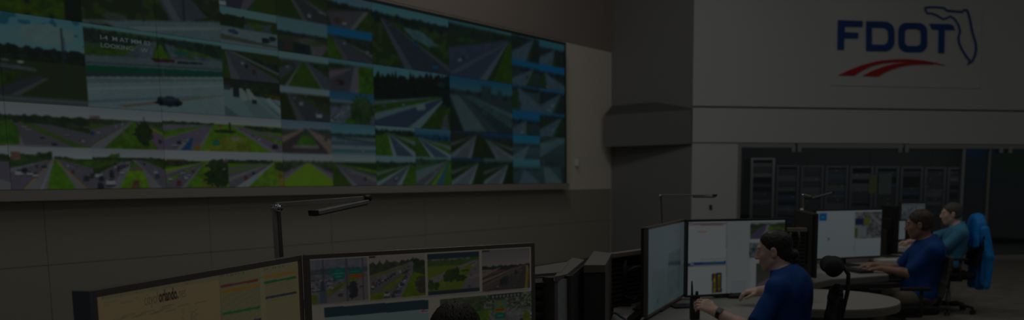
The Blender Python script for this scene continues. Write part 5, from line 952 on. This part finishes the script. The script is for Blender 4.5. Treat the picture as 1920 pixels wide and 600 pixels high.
# ---------------------------------------------------------------- people: one smooth surface per body, from blended volumes
class Field:
    def __init__(s, lo, hi, h):
        s.lo = np.array(lo, float); s.h = h; s.n = np.ceil((np.array(hi) - s.lo) / h).astype(int) + 1
        s.S = np.full(tuple(s.n), 0.5, np.float32)
    def win(s, lo, hi):
        a = np.clip(np.floor((np.array(lo) - s.lo) / s.h).astype(int), 0, s.n - 1); b = np.clip(np.ceil((np.array(hi) - s.lo) / s.h).astype(int) + 1, 1, s.n)
        sl = tuple(slice(i, max(j, i + 1)) for i, j in zip(a, b))
        g = [(np.arange(q.start, q.stop) * s.h + o).astype(np.float32) for q, o in zip(sl, s.lo)]
        return sl, np.meshgrid(*g, indexing='ij')
    def blend(s, sl, d, k):
        a = s.S[sl]
        if k > 0: hh = np.maximum(k - np.abs(a - d), 0) / k; s.S[sl] = np.minimum(a, d) - hh * hh * k * .25
        else: s.S[sl] = np.minimum(a, d)
    def cone(s, a, b, r0, r1, k=.02, cut=False):
        a = np.array(a, float); b = np.array(b, float); R = max(r0, r1) + k + 2.5 * s.h + .02
        sl, (X, Y, Z) = s.win(np.minimum(a, b) - R, np.maximum(a, b) + R)
        d = b - a; L2 = max(float(d @ d), 1e-9)
        t = np.clip(((X - a[0]) * d[0] + (Y - a[1]) * d[1] + (Z - a[2]) * d[2]) / L2, 0, 1)
        D = np.sqrt((X - a[0] - t * d[0]) ** 2 + (Y - a[1] - t * d[1]) ** 2 + (Z - a[2] - t * d[2]) ** 2) - (r0 + (r1 - r0) * t)
        s.cut(sl, D, k) if cut else s.blend(sl, D, k)
    def ell(s, c, r, k=.02, R=None, cut=False):
        c = np.array(c, float); r = np.array(r, float); m = r.max() + k + 2.5 * s.h + .02
        sl, (X, Y, Z) = s.win(c - m, c + m); X, Y, Z = X - c[0], Y - c[1], Z - c[2]
        if R is not None:
            Q = np.array(R).T; X, Y, Z = Q[0, 0] * X + Q[0, 1] * Y + Q[0, 2] * Z, Q[1, 0] * X + Q[1, 1] * Y + Q[1, 2] * Z, Q[2, 0] * X + Q[2, 1] * Y + Q[2, 2] * Z
        k0 = np.sqrt((X / r[0]) ** 2 + (Y / r[1]) ** 2 + (Z / r[2]) ** 2); k1 = np.sqrt((X / r[0] ** 2) ** 2 + (Y / r[1] ** 2) ** 2 + (Z / r[2] ** 2) ** 2)
        D = k0 * (k0 - 1) / np.maximum(k1, 1e-6)
        s.cut(sl, D, k) if cut else s.blend(sl, D, k)
    def cut(s, sl, D, k):
        a = s.S[sl]; b = -D; hh = np.maximum(k - np.abs(a - b), 0) / max(k, 1e-6); s.S[sl] = np.maximum(a, b) + hh * hh * k * .25
    def plane(s, p, n):
        """keep the side against n"""
        n = np.array(n, float); n /= np.linalg.norm(n); sl, (X, Y, Z) = s.win(s.lo, s.lo + s.n * s.h)
        s.S = np.maximum(s.S, ((X - p[0]) * n[0] + (Y - p[1]) * n[1] + (Z - p[2]) * n[2]).astype(np.float32))
    def ripple(s, amp, freq, seed=0):
        sl, (X, Y, Z) = s.win(s.lo, s.lo + s.n * s.h); r = np.random.default_rng(seed); d = np.zeros_like(s.S)
        for i in range(5):
            v = r.normal(size=3); v /= np.linalg.norm(v); f = freq * r.uniform(.6, 1.8)
            d += np.sin(f * (X * v[0] + Y * v[1] + Z * v[2]) + r.uniform(0, 6)) / 5
        s.S += amp * d.astype(np.float32)
    def mesh(s, name, m, parent):
        S = s.S; ins = S < 0; S = S.copy()
        for ax in range(3):
            i0 = [slice(None)] * 3; i0[ax] = 0; S[tuple(i0)] = .1; i0[ax] = -1; S[tuple(i0)] = .1
        ins = S < 0; nx, ny, nz = S.shape
        cnt = sum(ins[a:nx - 1 + a, b:ny - 1 + b, c:nz - 1 + c].astype(np.int8) for a in (0, 1) for b in (0, 1) for c in (0, 1))
        I = np.argwhere((cnt > 0) & (cnt < 8)); idx = np.full((nx - 1, ny - 1, nz - 1), -1, np.int32); idx[I[:, 0], I[:, 1], I[:, 2]] = np.arange(len(I))
        P = np.zeros((len(I), 3)); C = np.zeros(len(I))
        cs = [(a, b, c) for a in (0, 1) for b in (0, 1) for c in (0, 1)]
        for q in cs:
            for ax in range(3):
                if q[ax]: continue
                w = list(q); w[ax] = 1
                va = S[I[:, 0] + q[0], I[:, 1] + q[1], I[:, 2] + q[2]]; vb = S[I[:, 0] + w[0], I[:, 1] + w[1], I[:, 2] + w[2]]
                mk = (va < 0) != (vb < 0); t = np.where(mk, va / np.where(mk, va - vb, 1), 0)
                pt = np.array(q, float)[None, :].repeat(len(I), 0); pt[:, ax] += t; P += pt * mk[:, None]; C += mk
        V = (I + P / C[:, None]) * s.h + s.lo
        faces = []
        for ax in range(3):
            o1, o2 = [(1, 2), (2, 0), (0, 1)][ax]
            sa = [slice(None)] * 3; sb = [slice(None)] * 3; sa[ax] = slice(0, -1); sb[ax] = slice(1, None)
            A_, B_ = ins[tuple(sa)], ins[tuple(sb)]; E = np.argwhere(A_ != B_)
            E = E[(E[:, o1] > 0) & (E[:, o2] > 0) & (E[:, o1] < s.S.shape[o1] - 1) & (E[:, o2] < s.S.shape[o2] - 1)]
            if not len(E): continue
            out = A_[E[:, 0], E[:, 1], E[:, 2]]; q = []
            for d1, d2 in ((1, 1), (0, 1), (0, 0), (1, 0)):
                F = E.copy(); F[:, o1] -= d1; F[:, o2] -= d2; q.append(idx[F[:, 0], F[:, 1], F[:, 2]])
            q = np.stack(q, 1); q[~out] = q[~out][:, ::-1]; faces.append(q)
        return link(name, np_mesh(name, V, np.concatenate(faces), True), m, parent)

def V3(*a): return np.array(a, float)
def unit(v): return v / np.linalg.norm(v)
def ik(S, H, l1, l2, hint):
    d = H - S; L = min(np.linalg.norm(d), (l1 + l2) * .995); u = unit(d); a = (l1 * l1 - l2 * l2 + L * L) / (2 * L); h = math.sqrt(max(l1 * l1 - a * a, 1e-6))
    n = hint - u * (hint @ u); return S + u * a + unit(n) * h, S + u * L
def rodr(v, ax, ang): return v * math.cos(ang) + np.cross(ax, v) * math.sin(ang) + ax * (ax @ v) * (1 - math.cos(ang))
def hand(f, w, d, n, side, curl=(.35, .45, .35), spread=.06, sc=1.0, point=0.0):
    d = unit(d); n = unit(n - d * (n @ d)); t = np.cross(d, n) * (-side)
    for i, (o, L, r) in enumerate(((.029, .072, .0088), (.0095, .080, .009), (-.0095, .074, .0086), (-.027, .060, .0078))):
        kn = w + d * (.088 - abs(i - 1) * .004) * sc + t * o * sc
        f.cone(w + t * o * .55 * sc, kn, .0165 * sc, .0115 * sc, .016)
        dd = unit(d + t * spread * (1.5 - i)); ax = np.cross(n, dd); p = kn
        for j, fr in enumerate((.45, .31, .24)):
            c = curl[j] * (1 - point * (i == 0)) * (1 + .12 * i)
            dd = unit(rodr(dd, ax, c)); p2 = p + dd * L * fr * sc; f.cone(p, p2, (r - j * .0007) * sc, (r - (j + 1) * .0007) * sc, .005); p = p2
    b = w + d * .022 * sc + t * .02 * sc; p = b + (t * .7 + d * .62 - n * .3) * .042 * sc; f.cone(w + d * .01, p, .016 * sc, .0115 * sc, .012)
    p2 = p + unit(t * .25 + d * .9 - n * .3) * .032 * sc; f.cone(p, p2, .011 * sc, .0098 * sc, .006); f.cone(p2, p2 + unit(t * .02 + d * .95 - n * .35) * .024 * sc, .0098 * sc, .0082 * sc, .005)
def head(f, T, sex):
    """T maps head axes (x right, y forward, z up, origin at the ears' middle) to the person's frame"""
    R = T[0]; P = lambda x, y, z: T[1] + R @ V3(x, y, z) * T[2]; k = T[2]
    f.ell(P(0, -.012, .032), V3(.075, .095, .086) * k, .02, R); f.ell(P(0, .03, -.03), V3(.061, .064, .088) * k, .03, R)
    f.cone(P(0, .058, -.094), P(0, .048, -.086), .022 * k, .026 * k, .02)
    for s in (-1, 1):
        f.cone(P(s * .052, -.004, -.056), P(s * .016, .056, -.096), .018 * k, .018 * k, .02); f.ell(P(s * .04, .055, -.022), V3(.022, .022, .02) * k, .02, R)
        f.ell(P(s * .031, .094, .012), V3(.017, .012, .011) * k, .012, R, cut=True)
        f.ell(P(s * .031, .079, .012), V3(.0135, .0125, .0115) * k, .003, R); f.cone(P(s * .046, .074, .033), P(s * .012, .088, .031), .008 * k, .009 * k, .012)
        f.ell(P(s * .078, -.016, -.008), V3(.009, .019, .032) * k, .008, R); f.cone(P(s * .072, -.004, -.03), P(s * .078, -.01, .012), .006 * k, .008 * k, .006)
        f.ell(P(s * .0105, .1, -.031), V3(.009, .012, .008) * k, .006, R)
        f.ell(P(s * .086, -.012, -.006), V3(.005, .009, .016) * k, .004, R, cut=True)
    f.cone(P(0, .088, .02), P(0, .110, -.024), .008 * k, .0115 * k, .014); f.cone(P(-.016, .086, -.056), P(.016, .086, -.056), .0085 * k, .0085 * k, .006); f.cone(P(-.014, .085, -.067), P(.014, .085, -.067), .009 * k, .009 * k, .006)
    f.cone(P(-.02, .098, -.0615), P(.02, .098, -.0615), .003 * k, .003 * k, .003, cut=True)
    return P
def person(label, O, rz, hc, head_yaw, head_pitch, wl, wr_, hd, mats, hair='short', h=.006, sc=1.0, hs=1.0, shoulder=.178, girth=1.0, legs=True, eyes=True, hcurl=((.3, .4, .3), (.3, .4, .3)), nl=None, nr=None, out=.55, back=.35):
    root = thing('person', label, 'person', O, rz)
    RzI = Matrix.Rotation(-rz, 3, 'Z')
    loc = lambda p: V3(*(RzI @ (Vector(p) - Vector(O))))
    hc, wl, wr_ = loc(hc), loc(wl), loc(wr_); g = girth
    Pv = V3(0, 0, .56); N = hc + V3(0, -.062, -.125) * hs; N[0] = hc[0] * .7
    ax = unit(N - Pv); C_ = Pv + (N - Pv) * .64 + V3(0, -.025, 0); Wt = Pv + (N - Pv) * .3 + V3(0, -.01, 0)
    sh = {s: N + V3(s * shoulder, -.022, -.082) for s in (-1, 1)}
    cy_, sy_ = math.cos(head_yaw), math.sin(head_yaw); cp, sp = math.cos(head_pitch), math.sin(head_pitch)
    R = np.array([[cy_, -sy_, 0], [sy_, cy_, 0], [0, 0, 1]]) @ np.array([[1, 0, 0], [0, cp, -sp], [0, sp, cp]])
    T = (R, hc, hs)
    arms = {}
    for s, w in ((-1, wl), (1, wr_)): arms[s] = ik(sh[s], w, .285 * sc, .255 * sc, V3(s * out, -back, -1.0))
    kn = {s: V3(s * .13, .40, .50) for s in (-1, 1)}; an = {s: V3(s * .13, .36, .10) for s in (-1, 1)}
    pts = [Pv, N, hc, *sh.values(), *[q for a in arms.values() for q in a]] + ([*kn.values(), *an.values()] if legs else [])
    pts = np.array(pts); lo, hi = pts.min(0) - .26, pts.max(0) + .26; lo[2] = .42 if not legs else 0.0; hi[2] = hc[2] + .2
    def torso(f, e):
        f.ell(Pv + V3(0, .0, .01), (.17 * g + e, .125 * g + e, .12 + e), .04); f.ell(Wt, (.148 * g + e, .112 * g + e, .16 + e), .06); f.ell(C_, (.162 * g + e, .118 * g + e, .19 + e), .06)
        f.ell(C_ + V3(0, -.03, .07), (.15 * g + e, .09 * g + e, .13 + e), .05)
        if g > 1.05: f.ell(Wt + V3(0, .06, -.02), (.13 + e, .11 + e, .13 + e), .06)
        for s in (-1, 1): f.cone(N + V3(s * .03, -.012, -.03), sh[s], .05 + e, .058 + e, .05)
    # body with head, neck, arms, hands, legs
    f = Field(lo, hi, h); torso(f, 0)
    f.cone(hc + R @ V3(0, -.028, -.06) * hs, N + V3(0, -.01, -.04), .054 * hs, .062, .025)
    P = head(f, T, 0)
    for s in (-1, 1):
        e_, w_ = arms[s]; f.cone(sh[s], e_, .05 * g, .040, .03); f.cone(e_, e_ + (w_ - e_) * .35, .041, .041, .02); f.cone(e_ + (w_ - e_) * .3, w_, .041, .027, .02)
        d = hd[0 if s < 0 else 1]; d = V3(*(RzI @ Vector(d))); n_ = (nl if s < 0 else nr) or (0, 0, 1); n_ = V3(*(RzI @ Vector(n_)))
        hand(f, w_, d, n_, s, hcurl[0 if s < 0 else 1], sc=1.02)
    if legs:
        for s in (-1, 1): f.cone(Pv + V3(s * .09, .02, -.03), kn[s], .08, .058, .03); f.cone(kn[s], an[s], .055, .036, .02)
    body = f.mesh('body', mats['skin'], root)
    # shirt: torso and sleeves
    f = Field(lo, hi, max(h, .006)); torso(f, .011)
    for s in (-1, 1):
        e_, w_ = arms[s]; m_ = sh[s] + (e_ - sh[s]) * .80; f.cone(sh[s], m_, .061 * g, .062 * g, .035)
    f.ripple(.006, 55, 3)
    sl, (X, Y, Z) = f.win(f.lo, f.lo + f.n * f.h)
    for s in (-1, 1):                                          # sleeve hems
        e_, w_ = arms[s]; u = unit(e_ - sh[s]); q = sh[s] + (e_ - sh[s]) * .82
        dd = (X - q[0]) * u[0] + (Y - q[1]) * u[1] + (Z - q[2]) * u[2]; near = (np.sqrt((X - q[0]) ** 2 + (Y - q[1]) ** 2 + (Z - q[2]) ** 2) < .12) & (s * (X - sh[s][0]) > -.04)
        f.S = np.where(near, np.maximum(f.S, dd), f.S).astype(np.float32)
    f.plane(Pv + V3(0, 0, -.06), (0, 0, -1))
    cn = unit(V3(0, .45, 1)); q = N + V3(0, 0, .026)
    dd = (X - q[0]) * cn[0] + (Y - q[1]) * cn[1] + (Z - q[2]) * cn[2]
    f.S = np.maximum(f.S, dd).astype(np.float32)
    f.mesh('shirt', mats['shirt'], root)
    f = Field(N - .16, N + .16, max(h * .7, .004))            # collar
    for i in range(18):
        a0, a1 = 2 * math.pi * i / 18, 2 * math.pi * (i + 1) / 18
        q = lambda a, z: N + V3(.071 * math.cos(a), -.014 + .073 * math.sin(a), z - .02 * math.sin(a))
        f.cone(q(a0, -.006), q(a1, -.006), .012, .012, .004); f.cone(q(a0, .018), q(a1, .018), .008, .008, .014)
    f.mesh('collar', mats['shirt'], root)
    if legs:
        f = Field(lo, hi, max(h, .008))
        f.ell(Pv + V3(0, 0, -.01), (.176 * g, .135 * g, .105), .04)
        for s in (-1, 1): f.cone(Pv + V3(s * .09, .02, -.03), kn[s], .092, .07, .03); f.cone(kn[s], an[s] + V3(0, -.01, .0), .069, .055, .02)
        f.plane(Pv + V3(0, 0, .05), (0, 0, 1)); f.mesh('trousers', mats['legs'], root)
        for s in (-1, 1):
            f = Field(an[s] - V3(.1, .15, .12), an[s] + V3(.1, .26, .08), .008); a_ = an[s]
            f.cone(a_ + V3(0, -.03, -.055), a_ + V3(s * .015, .15, -.065), .042, .036, .03); f.cone(a_, a_ + V3(0, 0, -.05), .045, .045, .02); f.plane(a_ + V3(0, 0, -.098), (0, 0, -1)); f.mesh('shoe', M['black'], root)
    # hair
    f = Field(hc - .2, hc + .2, .004)
    f.ell(P(0, -.021, .037), V3(.0815, .1035, .0915) * hs, .01, R)
    if hair == 'bun':
        f.ell(P(0, -.07, -.03), V3(.062, .05, .055) * hs, .02, R)
    else: f.ell(P(0, -.05, -.02), V3(.073, .062, .062) * hs, .02, R)
    if hair in ('wavy',): f.ell(P(0, .01, .06), V3(.08, .09, .075) * hs, .02, R)
    pn = R @ unit(V3(0, .76, -.65)); f.plane(P(0, (.010 if hair == 'bun' else .024), .008), pn)
    if hair != 'bun': f.plane(P(0, 0, -.068), R @ unit(V3(0, -.25, -1)))
    for s in (-1, 1): f.ell(P(s * .085, -.016, -.012), V3(.022, .024, .036) * hs, .006, R, cut=True)
    if hair == 'bun':
        f.ell(P(0, -.122, -.042), V3(.036, .03, .034) * hs, .006, R); f.ripple(.0016, 260, 2)
    else: f.ripple(.0035 if hair == 'wavy' else .003, 190, 4)
    f.mesh('hair', mats['hair'], root)
    if eyes:
        for s in (-1, 1):
            bm = bmesh.new(); bmesh.ops.create_uvsphere(bm, u_segments=12, v_segments=8, radius=.0118 * hs)
            bmesh.ops.translate(bm, verts=bm.verts, vec=Vector(P(s * .031, .0812, .012))); from_bm('eye', bm, M['eye'], root, True)
            bm = bmesh.new(); bmesh.ops.create_uvsphere(bm, u_segments=10, v_segments=6, radius=.006 * hs)
            bmesh.ops.translate(bm, verts=bm.verts, vec=Vector(P(s * .031, .0885, .012))); from_bm('iris', bm, M['iris'], root, True)
    return root, T, arms, P

# ---------------------------------------------------------------- task chairs
def task_chair(label, O, rz, headrest=False, pale=False, back_top=.98, group='swivel chairs at the desks', tilt=.12):
    t = thing('task_chair', label, 'chair', O, rz, group); bk = M['mesh_grey'] if pale else M['black_soft']
    for i in range(5):
        a = 2 * math.pi * i / 5 + .3; u = Vector((math.cos(a), math.sin(a), 0))
        l = tube('leg', [u * .03 + Vector((0, 0, .10)), u * .16 + Vector((0, 0, .105)), u * .29 + Vector((0, 0, .075))], [.026, .02, .014], M['black'] if not pale else M['dark'], t, 8)
        w = Vector((-u.y, u.x, 0)); bm = bmesh.new()
        for s in (-1, 1): add_tube(bm, [u * .29 + w * (s * .010) + Vector((0, 0, .03)), u * .29 + w * (s * .028) + Vector((0, 0, .03))], .0295, 12)
        add_tube(bm, [u * .29 + Vector((0, 0, .03)), u * .29 + Vector((0, 0, .08))], .008, 8)
        from_bm('caster', bm, M['black'], l)
    tube('column', [(0, 0, .08), (0, 0, .24), (0, 0, .241), (0, 0, .40)], [.03, .03, .018, .018], M['alu'], t, 14)
    bm = bmesh.new(); add_box(bm, (0, 0, .40), (.2, .26, .05), bev=.015); from_bm('mechanism', bm, M['dark'], t)
    f = Field((-.32, -.32, .36), (.32, .32, .56), .012)
    for x in (-.17, 0, .17): f.cone((x, -.2, .455), (x, .2, .45), .045, .048, .06)
    f.plane((0, 0, .485), (0, 0, 1)); f.mesh('seat', M['black_soft'], t)
    def bp(x, z): return V3(x, -.25 - tilt * (z - .55) - .03 * math.sin((z - .55) * 5) + .32 * x * x, z)
    f = Field((-.34, -.48, .48), (.34, -.06, 1.12), .010)
    for i in range(-4, 5):
        x = i * .048; q = math.sqrt(max(1 - (x / .25) ** 2, 0)); zs = [.58 - .02 * q, .68, .8, .9, back_top - .03 * (1 - q) * 4]
        for a0, a1 in zip(zs, zs[1:]): f.cone(bp(x, a0), bp(x, a1), .016, .016, .02)
    f.mesh('backrest', bk, t)
    bm = bmesh.new(); add_tube(bm, [(0, -.05, .40), (0, -.28, .41), (0, -.315, .50), (0, -.30 - tilt * .1, .66)], [.022, .022, .02, .014], 10); from_bm('back_support', bm, M['dark'], t, True)
    for s in (-1, 1):
        bm = bmesh.new(); add_tube(bm, [(s * .2, -.02, .42), (s * .28, -.03, .43), (s * .285, -.02, .64)], .016, 8); a_ = from_bm('arm', bm, M['dark'], t, True)
        bm = bmesh.new(); add_box(bm, (s * .285, .02, .655), (.075, .25, .028), bev=.01); from_bm('arm_pad', bm, M['black'], a_)
    if headrest:
        y0 = bp(0, back_top)[1]
        tube('headrest_stem', [(0, y0 - .02, back_top - .18), (0, y0 - .05, back_top - .02), (0, y0 - .05, back_top + .07), (0, y0 - .01, back_top + .13)], .012, M['dark'], t)
        f = Field((-.2, y0 - .2, back_top - .06), (.2, y0 + .2, back_top + .3), .008)
        for x0, x1 in ((-.11, 0), (0, .11)): f.cone((x0, y0 + .03 + .0 + abs(x0) * .15, back_top + .115), (x1, y0 + .03 + abs(x1) * .15, back_top + .115), .05, .05, .03)
        f.ripple(0, 1); f.mesh('headrest', M['black_soft'], t)
    return t

# the woman at the white monitors
RZ = math.radians
WO = (1.12, 4.93, 0)
wl_, wr2 = onz(1343, 585, .815), onz(1406, 549, .80)
rt, T_, arms_, P_ = person('woman with dark hair in a low bun, royal blue polo, smartwatch, reaching across her desk', WO, RZ(64), ony(1450, 470, 5.04), RZ(5), RZ(-10), wl_, wr2,
    ((-.85, .3, .42), (-1, .1, -.1)), dict(skin=M['skin_light'], shirt=M['polo'], legs=M['jeans'], hair=M['hair_dark']), 'bun', .005, 1.0, .97, .172, 1.02,
    hcurl=((.35, .5, .4), (.4, .55, .35)), nl=(-.2, -.6, .75), nr=(-.1, -.1, 1))
e_, w_ = arms_[-1]; u_ = Vector(unit(w_ - e_)); c_ = Vector(w_) - u_ * .025
bm = bmesh.new(); add_tube(bm, [c_ - u_ * .012, c_ + u_ * .012], .034, 18); from_bm('watch_strap', bm, M['black'], rt, True)
side_ = Vector((0, -.6, .8)); side_ = (Matrix.Rotation(-RZ(64), 3, 'Z') @ Vector((-.1, -.75, .65))); side_ = (side_ - u_ * side_.dot(u_)).normalized()
Rw = Matrix((u_, side_.cross(u_), side_)).transposed(); bm = bmesh.new(); add_box(bm, c_ + side_ * .033, (.036, .032, .012), R=Rw, bev=.004); from_bm('watch_face', bm, mat('watch_glass', (.24, .28, .30), .15), rt)  # bluish glass reflection put into the face colour
mo = thing('mouse', 'black computer mouse under the fingers of the woman', 'mouse', onz(1377, 559, .74))
f = Field((-.06, -.06, 0), (.06, .06, .06), .004); f.ell((0, 0, .008), (.05, .032, .028), 0); f.plane((0, 0, .002), (0, 0, -1)); f.mesh('shell', M['black'], mo); tube('wheel', [(-.022, -.004, .034), (-.022, .004, .034)], .006, M['dark'], mo)
task_chair('black task chair with headrest behind the woman in blue', (1.03, 4.79, 0), RZ(82), True, back_top=.985)
# the man at the map monitor
task_chair('task chair with grey mesh back under the man typing', (2.70, 7.42, 0), RZ(93), False, True, .89)
person('man with short brown hair in a royal blue polo, typing at the map monitor', (2.86, 7.5, 0), RZ(86), ony(1723, 421, 7.5), RZ(-22), RZ(-8), onz(1652, 503, .78), onz(1634, 497, .785),
    ((-1, .12, -.1), (-1, -.05, -.1)), dict(skin=M['skin_tan'], shirt=M['polo'], legs=M['khaki'], hair=M['hair_brown']), 'short', .007, 1.06, 1.05, .212, 1.14, out=.85, back=1.3)
# the far man
task_chair('black task chair draped with a bright blue jacket at the far desk', (4.15, 10.0, 0), RZ(86), False, False, .98)
person('far man in a teal polo seated beside the chair with the jacket', (4.13, 10.0, 0), RZ(80), ony(1783, 401, 10.0), RZ(-4), RZ(-4), (3.78, 10.0, .80), (3.84, 10.5, .80),
    ((-1, .15, -.1), (-1, .1, -.1)), dict(skin=M['skin_light'], shirt=M['polo_teal'], legs=M['jeans'], hair=M['hair_grey']), 'short', .009, 1.02, 1.06, .185, 1.05)
# jacket over the chair back
jk = thing('jacket', 'bright blue jacket hanging over the back of the far chair', 'jacket', (4.43, 9.98, 0), RZ(0))
f = Field((-.28, -.36, .18), (.3, .36, 1.28), .010)
for i in range(11):
    y = (i - 5) * .04; q = 1 - (abs(y) / .21) ** 2; fo = .012 * math.cos(i * 2.4)
    top = 1.045 + .085 * max(q, 0)
    f.cone((.02 + fo * .3, y * .62, top), (.06 + fo, y, .70), .038, .046, .018); f.cone((.06 + fo, y, .70), (.055 + fo, y * 1.02, .34 + .03 * math.sin(i * 1.3)), .046, .042, .018)
    f.cone((-.02, y * .62, top - .005), (-.055 + fo, y * .8, .80), .034, .022, .025)
f.ell((.015, 0, 1.11), (.06, .085, .045), .04); f.ripple(.003, 30, 6); f.mesh('cloth', M['jacket'], jk)
for sgn in (-1, 1):
    f = Field((-.2, min(sgn * .02, sgn * .40), .18), (.3, max(sgn * .02, sgn * .40), 1.15), .010)
    f.cone((.03, sgn * .15, .98), (.075, sgn * .215, .68), .055, .05, .02); f.cone((.075, sgn * .215, .68), (.07, sgn * .205, .35 - .04 * sgn), .05, .043, .02); f.ripple(.003, 30, 8); f.mesh('sleeve', M['jacket'], jk)
# the operator whose hair shows at the bottom of the frame
hcf = ony(853, 566, 2.72) + Vector((0, 0, -.139))
task_chair('black task chair of the operator before the foreground monitors', (-.44, 2.5, 0), RZ(6), False, False, .94)
ro, To, ao, Po = person('operator with wavy dark hair seen from behind, before the foreground monitors', (-.44, 2.55, 0), RZ(6), hcf, RZ(4), RZ(-6), (-.66, 2.98, .80), (-.22, 3.0, .80),
    ((-.1, 1, -.1), (.1, 1, -.1)), dict(skin=M['skin_tan'], shirt=M['polo'], legs=M['jeans'], hair=M['hair_dark']), 'wavy', .007, 1.0, .98, .18, 1.0)
bm = bmesh.new(); rr = random.Random(4)
for i in range(520):
    a = rr.uniform(0, 2 * math.pi); b0 = rr.uniform(.0, 1.25); ln = rr.uniform(.35, .8); wv = rr.uniform(-.3, .3); ph = rr.uniform(0, 6); pts = []
    for j in range(6):
        b = b0 + ln * j / 5; aa = a + wv * j / 5 + .07 * math.sin(ph + j * 1.6); k = 1.0 + .012 * math.sin(ph + j * 2.2) + rr.uniform(0, .015)
        st = math.sin(b); pts.append(Po(.0855 * k * st * math.cos(aa), -.006 - .02 + .104 * k * st * math.sin(aa), .036 + .105 * k * math.cos(b)))
    if pts[-1][2] < To[1][2] - .04 : continue
    add_tube(bm, [Vector(q) for q in pts], [.003, .0042, .0044, .004, .003, .0012], 5, False)
lk = from_bm('hair_locks', bm, mat('hair_lock', (.030, .025, .022), .5, spec=.35), ro, True); lk['kind'] = 'stuff'
